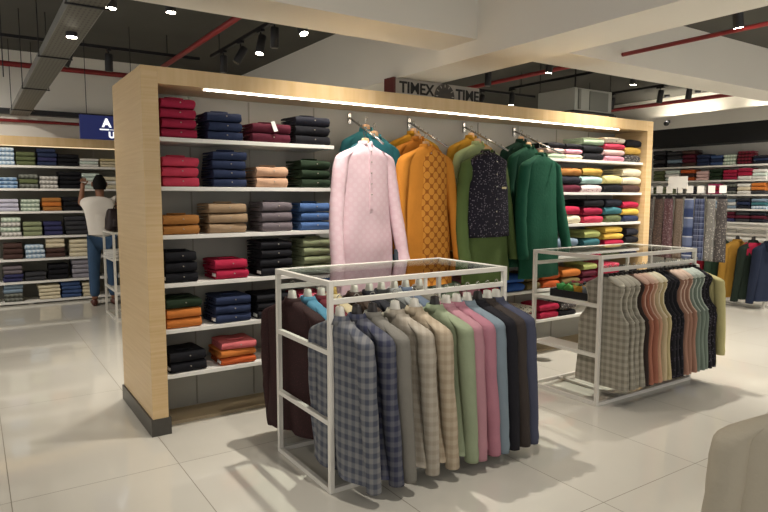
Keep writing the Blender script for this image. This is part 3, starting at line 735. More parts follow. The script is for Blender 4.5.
BACKWALL = [
(0, 0.30, 0.517, 0.059, 'skyplaid skyplaid skyplaid skyplaid'), (0, 0.532, 0.76, 0.062, 'olive olive olive'), (0, 0.786, 1.016, 0.06, 'navy indigo navy navy'), (0, 1.038, 1.302, 0.058, 'black black black'), (0, 1.309, 1.549, 0.040, 'white mintwhite white'), (0, 1.57, 1.784, 0.042, 'cream cream straw'),
(1, 0.30, 0.537, 0.050, 'blueplaid blueplaid blueplaid'), (1, 0.557, 0.782, 0.065, 'greyplaid olive greyplaid'), (1, 0.805, 1.024, 0.058, 'whiteplaid whiteplaid whiteplaid'), (1, 1.046, 1.317, 0.060, 'black black black black'), (1, 1.328, 1.55, 0.056, 'mintwhite white mintwhite mintwhite'), (1, 1.57, 1.80, .06, 'cream white cream'),
(2, 0.30, 0.535, 0.056, 'lilac lilac lilac'), (2, 0.564, 0.79, 0.055, 'mintplaid mintplaid mintplaid'), (2, 0.815, 1.048, 0.062, 'tan orange tan'), (2, 1.075, 1.315, 0.066, 'black black black'),
(3, 0.318, 0.547, 0.065, 'whiteplaid mintplaid whiteplaid mintplaid'), (3, 0.569, 0.795, 0.066, 'sage sage sage'), (3, 0.819, 1.047, 0.066, 'indigo indigo indigo'), (3, 1.088, 1.369, 0.066, 'charcoal charcoal charcoal charcoal'),
(4, 0.323, 0.549, 0.074, 'brown brown brown'), (4, 0.582, 0.81, 0.064, 'skyplaid skyplaid skyplaid'), (4, 0.833, 1.068, 0.068, 'brown brown ivory ivory'), (4, 1.123, 1.393, 0.062, 'cream cream cream cream'),
(5, 0.317, 0.538, 0.055, 'indigo indigo grey grey'), (5, 0.565, 0.823, 0.060, 'charcoal charcoal'), (5, 0.847, 1.096, 0.072, 'black black black'), (5, 1.149, 1.421, 0.066, 'stone stone stone stone'),
(6, 0.311, 0.532, 0.059, 'greyplaid greyplaid slate slate'), (6, 0.717, 0.981, 0.05, 'cream cream cream cream'), (6, 1.002, 1.25, 0.056, 'blue blue blue blue'), (6, 1.269, 1.446, 0.050, 'cream cream cream cream')]
WROWS = ['top', 'second', 'third', 'fourth', 'fifth', 'sixth', 'lowest']
rw = random.Random(9); cnt = {}
for r, a, b, h, c in BACKWALL:
    i = cnt.get(r, 0); cnt[r] = i + 1
    stack((a + b) / 2, 9.735, ZB[r], b - a, h, c.split(), 0, 'folded_shirt', 'shirt', '%s stack along the back wall, %s shelf' % (ORD[i], WROWS[r]), 'folded shirts on the %s back wall shelf' % WROWS[r], rnd=rw)

# ------------------------------------------------------------------ side wall shelving
sw = empty('wall_shelving', (11.7, 5.8, 0), 0, 'long white shelving with black top band along the side wall', 'shelving unit')
def sp_(name, a, b, m, bev=0.0): return bx(name, (a[0] - 11.7, a[1] - 5.8, a[2]), (b[0] - 11.7, b[1] - 5.8, b[2]), m, sw, bev)
ZS = [2.06, 1.79, 1.53, 1.27, 1.03, .75, .45]
WPAN = mat('white_glossy_panel', 'e8e6df', .3)
sp_('fascia', (11.45, 3.0, 2.46), (11.94, 9.0, 2.80), mat('black_fascia', '121214', .5))
for k, y in enumerate((3.0, 4.0, 5.0, 6.0, 7.0, 8.0)): sp_('back_panel', (11.90, y + .004, 0.0), (11.94, y + .996, 2.46), WPAN)
for z in ZS: sp_('shelf', (11.5, 3.0, z - .03), (11.90, 9.0, z), WHITE)
SIDEWALL = [
(0, 7.529, 7.268, 0.085, 'black charcoal black charcoal'), (0, 7.224, 6.932, 0.078, 'charcoal slate charcoal charcoal'), (0, 6.913, 6.653, 0.079, 'brown maroon maroon brown'), (0, 6.61, 6.379, 0.074, 'navy navy navy'), (0, 6.35, 6.146, 0.064, 'blue navy blue'), (0, 6.119, 5.895, 0.065, 'mintplaid mintplaid mintplaid'), (0, 5.871, 5.63, 0.06, 'redplaid redplaid redplaid redplaid'), (0, 5.593, 5.345, 0.05, 'ink navy ink'),
(1, 7.51, 7.281, 0.07, 'olive olive olive'), (1, 7.249, 6.956, 0.072, 'mintwhite white mintwhite'), (1, 6.926, 6.664, 0.072, 'rust brown rust'), (1, 6.613, 6.382, 0.059, 'blush blush blush'), (1, 6.365, 6.142, 0.071, 'forest forest forest'), (1, 6.104, 5.871, 0.062, 'crimson crimson red'), (1, 5.847, 5.614, 0.07, 'white red crimson'), (1, 5.596, 5.363, 0.06, 'white mintwhite white'),
(2, 7.494, 7.319, 0.07, 'olive olive'), (2, 7.299, 7.086, 0.075, 'sage sage'), (2, 6.797, 6.618, 0.072, 'charcoal charcoal'), (2, 6.589, 6.425, 0.074, 'white white'), (2, 6.379, 6.137, 0.067, 'magenta red magenta'), (2, 6.108, 5.875, 0.062, 'greyplaid charcoal greyplaid'), (2, 5.841, 5.616, 0.065, 'white ivory white'), (2, 5.601, 5.368, 0.068, 'charcoal orange orange'),
(3, 6.298, 6.113, 0.08, 'skyplaid skyplaid'), (3, 6.093, 5.86, 0.058, 'slate white slate'), (3, 5.835, 5.611, 0.063, 'ink navy ink'), (3, 5.584, 5.335, 0.062, 'skyplaid teal slate'),
(4, 6.081, 5.866, 0.062, 'indigo maroon maroon'), (4, 5.848, 5.605, 0.062, 'charcoal maroon charcoal'), (4, 5.588, 5.338, 0.063, 'ink maroon ink')]
cnt = {}
for r, a, b, h, c in SIDEWALL:
    i = cnt.get(r, 0); cnt[r] = i + 1
    stack(11.515, (a + b) / 2, ZS[r], a - b, h, c.split(), R(-90), 'folded_shirt', 'shirt', '%s stack along the side wall, %s shelf' % (ORD[i], WROWS[r]), 'folded shirts on the %s side wall shelf' % WROWS[r], rnd=rw)

# ------------------------------------------------------------------ scarf stand beside the oak unit
st = empty('scarf_stand', (7.0, 4.06, 0), 0, 'black metal stand with hanging scarves between the oak unit and side wall', 'display stand')
MB().tube([(0, -.40, 1.50), (0, .62, 1.50)], .011, 8).build('rod', BLACK, st, True)
for y in (.30,):
    MB().tube([(.0, y, .02), (.0, y, 1.5)], .012, 8).build('post', BLACK, st, True)
    bx('foot', (-.22, y - .02, 0), (.22, y + .02, .02), BLACK, st); bx('foot', (-.02, y + .02, 0), (.02, y + .45, .02), BLACK, st); bx('foot', (-.02, y - .45, 0), (.02, y - .02, .02), BLACK, st)
MB().tube([(0, .18, 1.50), (0, .18, 1.60)], .005, 6).build('sign_stem', BLACK, st)
sg_ = bx('sign_card', (-.004, .06, 1.585), (.004, .30, 1.73), PAPER, st); sg_['label'] = 'blank white sign card'
def scarf_mesh(seed):
    rings = []
    for k in range(19):
        t = k / 18; z = -t * .71
        b = .018 + .014 * t; a = .062 + .012 * t
        rings.append([(q[0], q[1], z) for q in sring(0, 0, z, a, b, 20, 3.0, lambda x, y, z: (x + .004 * nz(z * 8, seed, 0), y + .006 * math.sin(x * 70 + seed + z * 2) + .004 * nz(x * 20, z * 9, seed)))])
    return MB().loft(rings).mesh('scarf_cloth', True)
SCM = [scarf_mesh(s) for s in (1.0, 2.4, 4.0)]
SC = [('grey paisley', motif('scarf_paisley', '5a5450', '8d857c', 48, .3)), ('brown flecked', motif('scarf_flecked', '4c3f3a', '7a6257', 60, .3)), ('wine and grey', motif('scarf_wine', '5b4145', '87787a', 50, .32)), ('taupe woven', motif('scarf_taupe', '6a5d53', '897b70', 70, .3)),
      ('blue and white banded', plaid('scarf_banded', '5c6682', '2e3a5c', .22, .5, 'b9bcc4', ('Z', 'Z'))), ('blue check', plaid('scarf_bluecheck', '4c536b', '262c44', .07, .5, '8c93a8')), ('silver paisley', motif('scarf_silver', '6f6d69', 'a09d96', 40, .3)), ('charcoal paisley', motif('scarf_charcoal', '423e3d', '77716b', 44, .32))]
for i, (nm, m) in enumerate(SC):
    y = 4.60 - i * .128
    s = link('scarf', SCM[i % 3], None, (7.0, y, 1.466), (0, 0, R(90 + (-4, 5, 0)[i % 3])), (.86, .9, 1), m=m)
    tag(s, '%s scarf hanging folded, %s along the black stand from the oak unit' % (nm, ORD[i]), 'scarf', 'scarves on the black stand')
    h = empty('scarf_clip', (7.0, y, 1.511), R(90), 'black clip with white card above the %s scarf' % nm, 'clip', 'scarf clips')
    bx('clip_body', (-.045, -.008, -.046), (.045, .008, -.012), BLACK, h)
    MB().tube([(0, -.013, -.012), (0, -.016, .004), (0, 0, .0), (0, .016, .004)][:2] + [(0, 0, .012), (0, .016, 0)], .003, 6).build('hook', BLACK, h)
    bx('price_card', (-.04, -.003, .02), (.04, .0, .105), PAPER, h)

# ------------------------------------------------------------------ man in white T-shirt
def skin_obj(name, verts, edges, radii, m, parent=None, sub=2, loc=(0, 0, 0)):
    me = bpy.data.meshes.new(name); me.from_pydata(verts, edges, [])
    me.materials.append(m)
    o = bpy.data.objects.new(name, me); COL.objects.link(o); o.parent = parent; o.location = loc
    sk = o.modifiers.new('skin', 'SKIN'); sk.use_smooth_shade = True
    if not me.skin_vertices: me.skin_vertices.new()
    for i, r in enumerate(radii):
        me.skin_vertices[0].data[i].radius = r if isinstance(r, tuple) else (r, r)
    me.skin_vertices[0].data[0].use_root = True
    s = o.modifiers.new('smooth', 'SUBSURF'); s.levels = sub; s.render_levels = sub
    return o
P = {'pelvis': (0, 0, .93), 'waist': (0, 0, 1.08), 'chest': (0, .01, 1.27), 'neck0': (0, .0, 1.45), 'neck': (0, .015, 1.52), 'head0': (0, .03, 1.60), 'head1': (0, .035, 1.67), 'head2': (0, .03, 1.745),
     'shl': (-.155, .0, 1.41), 'ell': (-.235, .17, 1.38), 'wrl': (-.20, .26, 1.60), 'hal': (-.19, .285, 1.675),
     'shr': (.155, .0, 1.41), 'elr': (.25, .14, 1.22), 'wrr': (.22, .36, 1.30), 'har': (.21, .44, 1.32),
     'hil': (-.095, 0, .88), 'knl': (-.11, .02, .49), 'anl': (-.115, -.01, .09), 'tol': (-.125, .14, .035),
     'hir': (.095, 0, .88), 'knr': (.115, .03, .49), 'anr': (.125, .0, .09), 'tor': (.14, .15, .035)}
E_ = [('pelvis', 'waist'), ('waist', 'chest'), ('chest', 'neck0'), ('neck0', 'neck'), ('neck', 'head0'), ('head0', 'head1'), ('head1', 'head2'), ('chest', 'shl'), ('shl', 'ell'), ('ell', 'wrl'), ('wrl', 'hal'),
      ('chest', 'shr'), ('shr', 'elr'), ('elr', 'wrr'), ('wrr', 'har'), ('pelvis', 'hil'), ('hil', 'knl'), ('knl', 'anl'), ('anl', 'tol'), ('pelvis', 'hir'), ('hir', 'knr'), ('knr', 'anr'), ('anr', 'tor')]
RAD = dict(pelvis=(.145, .105), waist=(.13, .10), chest=(.155, .11), neck0=(.075, .065), neck=(.055, .057), head0=(.066, .082), head1=(.078, .098), head2=(.052, .066), shl=.062, ell=.044, wrl=.029, hal=(.038, .022), shr=.062, elr=.044, wrr=.029, har=(.038, .022),
           hil=.09, knl=.058, anl=.04, tol=.032, hir=.09, knr=.058, anr=.04, tor=.032)
man = empty('person', (1.46, 9.16, 0), R(-6), 'man in white T-shirt and jeans reaching up to the back wall shelves', 'person')
def sub_skin(name, keys, m, grow, over={}, fudge={}):
    vs = [fudge.get(k, P[k]) for k in keys]; ix = {k: i for i, k in enumerate(keys)}
    ed = [(ix[a], ix[b]) for a, b in E_ if a in ix and b in ix]
    rr = []
    for k in keys:
        r = over.get(k, RAD[k]); r = r if isinstance(r, tuple) else (r, r)
        rr.append((r[0] + grow, r[1] + grow))
    return skin_obj(name, vs, ed, rr, m, man)
body = sub_skin('body', list(P), SKIN, 0)
for sg, hand in ((-1, P['hal']), (1, P['har'])):
    d = Vector(hand) - Vector(P['wrl'] if sg < 0 else P['wrr']); d.normalize(); side = Vector((1, 0, 0))
    for f in range(4):
        base = Vector(hand) + side * (-.027 + .018 * f) + d * .01
        L = (.055, .068, .072, .060)[f]
        tip = base + d * L * .6 + Vector((0, .012, 0)); tip2 = base + d * L + Vector((0, .03, -.01))
        MB().tube([base, tip, tip2], [.0095, .0085, .007], 8).build('finger', SKIN, body, True)
    b0 = Vector(hand) - d * .03 + side * (-sg) * .03
    MB().tube([b0, b0 + d * .03 + side * (-sg) * .02, b0 + d * .055 + side * (-sg) * .022], [.011, .010, .008], 8).build('thumb', SKIN, body, True)
TSH = mat('fabric_white_tshirt', 'ddd6cc', .85, bump=.3, bscale=14)
sub_skin('tshirt', ['waist', 'pelvis', 'chest', 'neck0', 'shl', 'ell', 'shr', 'elr'], TSH, .022, over=dict(ell=(.055, .055), elr=(.055, .055), waist=(.150, .115), pelvis=(.155, .12)),
         fudge=dict(ell=(-.222, .13, 1.385), elr=(.225, .09, 1.28), neck0=(0, 0, 1.43), pelvis=(0, 0, .97)))
JEAN = mat('fabric_blue_denim', '2f4a68', .85, bump=.3, bscale=30, var=.25, vscale=6)
sub_skin('jeans', ['pelvis', 'hil', 'knl', 'anl', 'hir', 'knr', 'anr'], JEAN, .018, over=dict(anl=(.05, .05), anr=(.05, .05)), fudge=dict(anl=(-.115, -.005, .10), anr=(.125, .005, .10)))
def loft_ball(c, rx, ry, rz_, cut=None, n=16, seed=0):
    rings = []
    for k in range(1, 10):
        a = PI * k / 10; z = math.cos(a)
        rings.append([(c[0] + rx * math.sin(a) * math.cos(2 * PI * j / n) * (1 + .05 * nz(j * 1.3, k, seed)), c[1] + ry * math.sin(a) * math.sin(2 * PI * j / n), c[2] + rz_ * z) for j in range(n)])
    return MB().loft(rings)
hb = MB(); rings = []
for k in range(9):
    t = k / 8; z = 1.775 - t * .20
    s = math.sin(min(1, .25 + t * 1.1) * PI / 2) * (1 if t < .6 else 1 - (t - .6) * .45)
    rings.append([(math.cos(2 * PI * j / 20) * .091 * s, .02 - t * .02 + math.sin(2 * PI * j / 20) * .110 * s * (1.0 if math.sin(2 * PI * j / 20) < 0 else max(.25, 1.0 - t * 1.1)), z) for j in range(20)])
hb.loft(rings).build('hair', HAIR, man, True)
for sg in (-1, 1):
    loft_ball((sg * .088, .03, 1.645), .014, .022, .034).build('ear', SKIN, man, True)
    loft_ball((sg * .033, .122, 1.668), .012, .01, .009).build('eye', mat('eye_white', 'd8d4cc', .3), man, True)
    shoe = MB(); x = sg * .125 - .0; y0 = -.09 if sg < 0 else -.08
    rings = []
    for k in range(9):
        t = k / 8; y = y0 + t * .29; hgt = .085 - .045 * t if t > .35 else .085
        wd = (.034, .042, .044, .042, .042, .046, .048, .042, .026)[k]
        rings.append([(x + q[0], y, .003 + hgt * .5 + q[1]) for q in [(math.cos(2 * PI * j / 14) * wd, math.sin(2 * PI * j / 14) * hgt * .5) for j in range(14)]])
    shoe.loft(rings).build('shoe', mat('brown_leather', '5a2f26', .45), man, True)
MB().loft([[( -.012, .128, 1.65), (.012, .128, 1.65), (.010, .12, 1.655), (-.010, .12, 1.655)], [(-.016, .152, 1.628), (.016, .152, 1.628), (.014, .115, 1.63), (-.014, .115, 1.63)], [(-.012, .13, 1.618), (.012, .13, 1.618), (.012, .11, 1.62), (-.012, .11, 1.62)]]).build('nose', SKIN, man, True)

# bag and shirts on the table rack behind him
bag = empty('shoulder_bag', (1.545, 8.36, 1.062), R(5), 'dark brown bag standing on the white table rack by the man', 'bag')
BR = mat('dark_brown_leather', '2a1a1a', .5)
rings = []
for z, a, b in ((0, .15, .10), (.02, .165, .115), (.14, .16, .105), (.24, .14, .085), (.27, .12, .06)):
    rings.append(sring(0, 0, z, a, b, 24, 4))
MB().loft(rings).build('body', BR, bag, True)
MB().tube([(-.07, -.02, .262), (-.06, -.02, .30), (0, -.02, .315), (.06, -.02, .30), (.07, -.02, .262)], .008, 8).build('handle', BR, bag, True)
MB().loft([sring(0, -.108, z, a, .018, 16, 4) for z, a in ((.04, .10), (.06, .11), (.14, .105), (.16, .09))]).build('pocket', BR, bag, True)
for k in range(2):
    o = link('folded_shirt', FOLD[k], None, (1.54, 8.0, .7405 + k * .05), (0, 0, R(20)), (1.05, .9, .75), FAB['white'])
    tag(o, '%s white folded shirt lying on the shelf of the table rack behind the man' % ('lower', 'upper')[k], 'shirt', 'white shirts on the table rack')

# ------------------------------------------------------------------ signs
def text_obj(name, s, size, m, parent, loc, rot=(R(90), 0, 0), ext=.004, bold=0.0):
    cu_ = bpy.data.curves.new(name, 'FONT'); cu_.body = s; cu_.size = size; cu_.extrude = ext; cu_.offset = bold
    o = bpy.data.objects.new(name, cu_); COL.objects.link(o); o.parent = parent; o.location = loc; o.rotation_euler = rot
    bpy.context.view_layer.update()
    me = bpy.data.meshes.new_from_object(o.evaluated_get(bpy.context.evaluated_depsgraph_get()))
    bpy.data.objects.remove(o); o = bpy.data.objects.new(name, me); COL.objects.link(o); o.parent = parent; o.location = loc; o.rotation_euler = rot
    me.materials.clear(); me.materials.append(m); return o
bs = empty('hanging_sign', (1.32, 8.0, 2.15), 0, 'dark blue hanging sign with white letters near the back wall shelves', 'sign')
bx('board', (-.23, -.02, 0), (.42, .02, .275), mat('blue_sign_face', '16266b', .35, emit=.12), bs)
WL = mat('white_letters', 'f0f2f4', .5, emit=.5)
text_obj('letters', 'A', .135, WL, bs, (.012, -.021, .15), bold=.006)
bx('rule_line', (-.02, -.024, .110), (.08, -.020, .125), WL, bs); bx('rule_line', (.085, -.024, .114), (.33, -.020, .120), WL, bs)
text_obj('letters', 'U', .095, WL, bs, (.075, -.021, .025), bold=.005)
for x in (-.15, .35): MB().tube([(x, 0, .275), (x, 0, 1.34)], .004, 6).build('hanging_wire', BLACK, bs)
ts = empty('shop_sign', (4.40, 5.6, 2.30), R(1), 'grey watch shop sign lettered TIMEX behind the oak unit', 'sign')
GS = mat('grey_sign_face', 'a5a19a', .5); DK = mat('black_letters', '151517', .5)
bx('board', (-.60, -.08, .0), (.60, .08, .44), GS, ts)
sd = bx('end_panel', (-.632, -.085, .0), (-.602, .085, .445), mat('dark_red_panel', '5c2320', .5), ts); sd['label'] = 'dark red end panel'
text_obj('letters', 'TIMEX', .165, DK, ts, (-.55, -.081, .295), bold=.004)
text_obj('letters', 'TIME', .165, DK, ts, (.24, -.081, .285), bold=.004)
dsk = MB().tube([(0, -.08, 0), (0, -.092, 0)], .14, 32).build('watch_disc', mat('dark_grey_disc', '45423e', .4), ts, loc=(.07, 0, .30))
for k in range(12):
    a = 2 * PI * k / 12
    bx('hour_mark', (-.005, -.096, .10), (.005, -.092, .13), GS, dsk).rotation_euler = (0, a, 0)
for x in (-.45, -.15): bx('fixing_block', (x - .03, -.03, .44), (x + .03, .03, .449), BLACK, ts)

# ------------------------------------------------------------------ ceiling services
def pipe(pts, r, label, name='sprinkler_pipe', m=REDP, cat='pipe', group='red sprinkler pipes'):
    return tag(MB().tube(pts, r, 12).build(name, m, None, True), label, cat, group)
pipe([(2.225, 4.87, 3.2), (2.225, 9.36, 3.2)], .03, 'red pipe running overhead from the cream beam towards the back wall')
pipe([(-3.9, 9.42, 3.17), (3.86, 9.42, 3.17)], .035, 'red pipe running along under the dark ceiling near the back wall')
pipe([(-3.9, 10.05, 2.52), (3.86, 10.05, 2.52)], .022, 'thin red pipe fixed low along the back wall above the shelves')
pipe([(5.96, -1.4, 3.02), (5.96, 4.31, 3.02)], .022, 'red pipe crossing the bay on the camera side of the cross beam')
pipe([(6.68, 4.81, 3.2), (6.68, 10.1, 3.2)], .03, 'red pipe crossing the dark bay above the watch sign')
pipe([(9.5, 4.81, 3.0), (9.5, 10.1, 3.0)], .03, 'red pipe crossing the dark bay near the side wall')
gr = tag(MB().box((-3.9, 10.0, 2.61), (3.86, 10.14, 2.68)).build('air_grille', BLACK), 'long black air grille high on the back wall over the shelves', 'grille')
# cable tray
ct = empty('cable_tray', (.66, 7.2, 2.665), 0, 'perforated grey steel cable tray hanging under the dark ceiling on rods', 'cable tray')
def tray_mat():
    m = bpy.data.materials.new('perforated_steel'); m.use_nodes = True
    nt = m.node_tree; b = nt.nodes['Principled BSDF']; b.inputs['Roughness'].default_value = .55; b.inputs['Metallic'].default_value = .3
    tc = nt.nodes.new('ShaderNodeTexCoord'); sp = nt.nodes.new('ShaderNodeSeparateXYZ'); nt.links.new(tc.outputs['Object'], sp.inputs[0])
    fx = _math(nt, 'FRACT', _math(nt, 'ADD', _math(nt, 'DIVIDE', sp.outputs['X'], .03), 50)); fy = _math(nt, 'FRACT', _math(nt, 'ADD', _math(nt, 'DIVIDE', sp.outputs['Y'], .06), 200))
    f = _math(nt, 'MULTIPLY', _math(nt, 'LESS_THAN', fx, .4), _math(nt, 'LESS_THAN', fy, .6))
    nt.links.new(_mix(nt, f, rgb('6c6a62'), rgb('55534d')), b.inputs['Base Color'])
    return m
ct.rotation_euler = (R(-1.75), 0, R(1.0))
TM = tray_mat()
bx('tray_floor', (-.105, -6.0, 0), (.105, 2.75, .006), TM, ct)
bx('tray_side', (-.111, -6.0, 0), (-.105, 2.75, .07), GALV, ct); bx('tray_side', (.105, -6.0, 0), (.111, 2.75, .07), GALV, ct)
for y in (-5.4, -4.0, -2.6, -1.0, .6, 2.2):
    for x in (-.125, .125): MB().tube([(x, y, -.01), (x, y, .81 + y * .0305)], .005, 6).build('hanging_rod', BLACK, ct)
    bx('support_bar', (-.135, y - .008, -.012), (.135, y + .008, -.001), BLACK, ct)
for k, (x, y) in enumerate(((.1, 7.4), (.26, 8.3), (.02, 8.0), (.3, 6.6))):
    tag(MB().tube([(x, y, 2.55), (x, y, 3.49)], .005, 6).build('hanging_rod', BLACK), 'thin black rod hanging beside the cable tray, %s along' % ORD[k], 'rod', 'loose hanging rods')
tl = empty('tray_lamp', (.70, 5.33, 2.70), 0, 'lit round lamp under the perforated cable tray', 'lamp')
MB().tube([(0, 0, -.01), (0, 0, .026)], .042, 20).build('housing', BLACK, tl); tq = MB().tube([(0, 0, -.013), (0, 0, -.0101)], .036, 20).build('lens', LAMP, tl); tq['label'] = 'bright lens'
ld = bpy.data.lights.new('tray_lamp_light', 'SPOT'); ld.energy = 30; ld.color = WARM; ld.spot_size = R(110); ld.spot_blend = .9; ld.shadow_soft_size = .035
lo = bpy.data.objects.new('tray_lamp_light', ld); COL.objects.link(lo); lo.parent = tl; lo.location = (0, 0, -.02)
# air conditioner
ac = empty('air_conditioner', (7.66, 6.35, 2.72), 0, 'grey metal air handling box hung above the oak unit on rods', 'air conditioner')
ACM = mat('grey_ac_metal', 'b4b6b0', .45, metal=.2, var=.08)
bx('casing', (-.42, -.35, 0), (.42, .34, .32), ACM, ac, .01)
bx('front_flange', (-.10, -.362, .02), (.32, -.352, .29), mat('ac_flange_grey', '7d7f7a', .5), ac)
bx('drip_tray', (-.45, -.37, -.02), (.45, .36, -.002), BLACK, ac)
bx('seam_strip', (-.35, -.368, .02), (-.30, -.352, .30), GALV, ac)
MB().tube([(.42, -.2, .1), (.52, -.2, .1), (.56, -.2, .02), (.70, -.2, -.01)], .03, 8).build('duct_pipe', BLACK, ac, True)
for x in (-.40, .40):
    for y in (-.33, .32): MB().tube([(x, y, .32), (x, y, .77)], .006, 6).build('hanging_rod', BLACK, ac)
# tracks
def track(p0, p1, label):
    a, b = Vector(p0), Vector(p1)
    t = empty('light_track', tuple((a + b) / 2), 0, label, 'light track', 'black light tracks')
    c = (a + b) / 2; d = (b - a) / 2
    wx, wy = (.018, d.y) if abs(d.y) > abs(d.x) else (d.x, .018)
    bx('rail', (-abs(wx), -abs(wy), -.02), (abs(wx), abs(wy), .015), BLACK, t)
    for s in (-.8, .8):
        MB().tube([tuple(d * s + Vector((0, 0, .015))), tuple(d * s + Vector((0, 0, 3.489 - c.z)))], .006, 6).build('hanging_rod', BLACK, t)
    return t
track((2.66, 5.0, 3.27), (2.66, 8.0, 3.27), 'black light track over the oak unit beside the long cream beam')
track((-1.5, 8.15, 3.25), (2.55, 8.15, 3.25), 'black light track crossing the dark ceiling before the back wall')
track((4.7, 7.75, 3.22), (8.3, 7.75, 3.22), 'black light track crossing the dark bay behind the watch sign')
track((7.55, 5.0, 3.27), (7.55, 7.6, 3.27), 'black light track beside the air handling box')
track((9.25, 5.0, 3.25), (9.25, 7.6, 3.25), 'black light track nearest the side wall')
track((5.78, 1.0, 3.27), (5.78, 4.2, 3.27), 'black light track on the camera side of the cross beam')
track((5.95, 5.0, 3.27), (5.95, 6.7, 3.27), 'black light track in the dark bay past the beam corner')
track((.7, 5.42, 3.27), (1.9, 5.42, 3.27), 'short black light track under the slab by the cable tray')
# spotlights
CAN = MB().loft([[(math.cos(2 * PI * j / 20) * r, math.sin(2 * PI * j / 20) * r, z) for j in range(20)] for r, z in ((.02, .10), (.043, .095), (.045, .085), (.045, -.10), (.040, -.104), (.037, -.085))], True, True).mesh('can', True)
LENS = MB().tube([(0, 0, -.1045), (0, 0, -.1085)], .036, 20).mesh('lens')
_si = [0]
def spot(x, y, ztop, tilt, azim, on, where, power=None, beam=95):
    """a cylinder spotlight: adapter on the track at ztop, short stem, can tilted towards azim"""
    _si[0] += 1
    s = empty('track_spotlight', (x, y, ztop), 0, ('lit' if on else 'unlit') + ' black cylinder spotlight ' + where, 'spotlight', 'black ceiling spotlights')
    bx('adapter', (-.02, -.06, -.045), (.02, .06, -.021), BLACK, s)
    MB().tube([(0, 0, -.045), (0, 0, -.10)], .008, 8).build('stem', BLACK, s)
    rot = (R(tilt) * math.cos(R(azim)), R(tilt) * math.sin(R(azim)), 0)
    c = link('can', CAN, s, (0, 0, -.17), rot, m=BLACK)
    l = link('lens', LENS, c, m=LAMP if on else mat('unlit_lens', '5a5850', .2))
    if on:
        l['label'] = 'bright round lens'
        ld = bpy.data.lights.new('spot_lamp', 'SPOT'); ld.energy = power or SPOT_W; ld.color = WARM; ld.spot_size = R(beam); ld.spot_blend = .9; ld.shadow_soft_size = .035
        lo = bpy.data.objects.new('spot_lamp', ld); COL.objects.link(lo); lo.parent = c; lo.location = (0, 0, -.115)
spot(2.66, 5.42, 3.27, 22, 200, True, 'first on the track from the cream beam')
spot(2.66, 6.02, 3.27, 3, 0, False, 'second on the track from the cream beam')
spot(2.66, 6.38, 3.27, 16, 120, True, 'third on the track from the cream beam')
spot(2.66, 6.98, 3.27, 30, 80, False, 'fourth on the track from the cream beam')
spot(2.66, 7.55, 3.27, 5, 0, False, 'fifth on the track from the cream beam')
spot(1.46, 8.15, 3.25, 4, 0, False, 'hanging over the man before the back wall')
spot(1.02, 8.15, 3.25, 20, 90, False, 'beside the cable tray on the cross track')
spot(-.4, 8.15, 3.25, 34, 0, True, 'beyond the cable tray on the cross track', beam=130, power=100)
spot(1.02, 5.50, 3.27, 3, 0, True, 'on the dark ceiling near the cream beam, by the cable tray', 45)
spot(1.47, 5.42, 3.29, 3, 0, True, 'on the dark ceiling close against the cream beam', 45)
spot(5.90, 6.35, 3.25, 3, 0, False, 'above the watch sign lettering')
spot(5.97, 5.34, 3.27, 10, 0, True, 'in the dark bay just past the beam corner')
spot(7.55, 7.55, 3.27, 6, 0, True, 'low behind the air handling box')
spot(7.05, 7.75, 3.22, 20, 90, False, 'on the track behind the watch sign')
spot(7.55, 5.27, 3.27, 6, 0, True, 'in the dark bay beside the air handling box')
spot(9.25, 6.87, 3.25, 8, 0, False, 'first on the track near the side wall')
spot(9.25, 5.97, 3.25, 8, 0, False, 'second on the track near the side wall')
spot(9.25, 5.49, 3.25, 8, 0, False, 'third on the track near the side wall')
spot(5.78, 3.01, 3.27, 14, 270, True, 'bright under the slab on the camera side of the beam')
spot(5.78, 1.6, 3.27, 14, 270, True, 'second from the cross beam on the camera side track')
spot(2.1, 3.35, 3.49, 2, 0, True, 'above the blazer rack before the cream beam', 150, 80)
spot(4.9, 3.5, 3.49, 2, 0, True, 'above the waistcoat rack by the long beam', 200, 90)
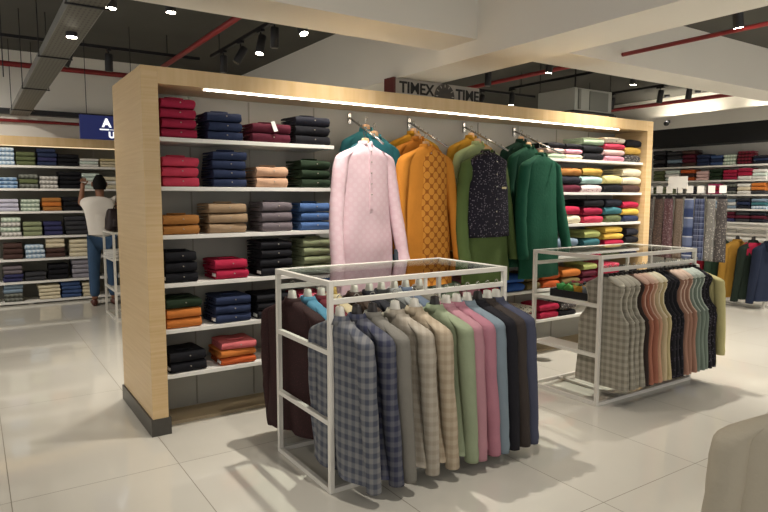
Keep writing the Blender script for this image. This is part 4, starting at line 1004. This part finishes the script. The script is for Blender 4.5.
spot(1.6, 1.6, 3.49, 10, 0, True, 'on the slab over the open aisle before the blazer rack', 75)
spot(-.8, 3.4, 3.49, 10, 270, True, 'above the empty floor beside the oak unit', 25)
spot(5.0, .4, 3.49, 10, 90, True, 'above the beige jacket rack', 130)
spot(8.8, 2.6, 3.49, 3, 0, True, 'above the open floor by the winter jackets', 190)
spot(10.0, 3.3, 3.49, 34, 305, True, 'added unseen to brighten the side wall shelves', 260, 110)  # extra lamp out of view, added only to lighten the side wall shelving
spot(5.4, 2.3, 3.49, 42, 315, True, 'added unseen to brighten the scarf stand', 150, 70)  # another added lamp, put in out of view to lift the scarves
# small recessed wall washers over the side wall
for i, y in enumerate((7.35, 6.72, 5.6)):
    s = empty('wall_washer', (11.62, y, 3.49), 0, 'small recessed wall washer over the side wall, %s from the oak unit' % ORD[i], 'wall washer', 'wall washers')
    MB().loft([[(math.cos(2 * PI * j / 20) * r, math.sin(2 * PI * j / 20) * r, z) for j in range(20)] for r, z in ((.048, -.001), (.055, -.001), (.055, -.04), (.050, -.04), (.048, -.002))], False, False).build('ring', BLACK, s); MB().tube([(0, 0, -.012), (0, 0, -.004)], .04, 16).build('lens', LAMP, s)
    ld = bpy.data.lights.new('washer_lamp', 'SPOT'); ld.energy = 30; ld.color = WARM; ld.spot_size = R(100); ld.spot_blend = .35; ld.shadow_soft_size = .03
    lo = bpy.data.objects.new('washer_lamp', ld); COL.objects.link(lo); lo.parent = s; lo.location = (0, 0, -.03)
cc = empty('security_camera', (11.415, 7.16, 2.93), 0, 'small black dome camera on the cream bulkhead above the black band', 'camera')
bx('mount', (-.06, -.03, -.02), (0, .03, .03), BLACK, cc); loft_ball((-.08, 0, -.03), .05, .05, .05).build('dome', BLACK, cc, True)
sm = empty('smoke_detector', (2.90, 5.55, 3.49), 0, 'round white smoke detector on the dark ceiling by the beam', 'smoke detector')
MB().tube([(0, 0, -.02), (0, 0, -.001)], .055, 20).build('base', PAPER, sm); MB().tube([(0, 0, -.05), (0, 0, -.02)], [.03, .045], 20).build('head', PAPER, sm)
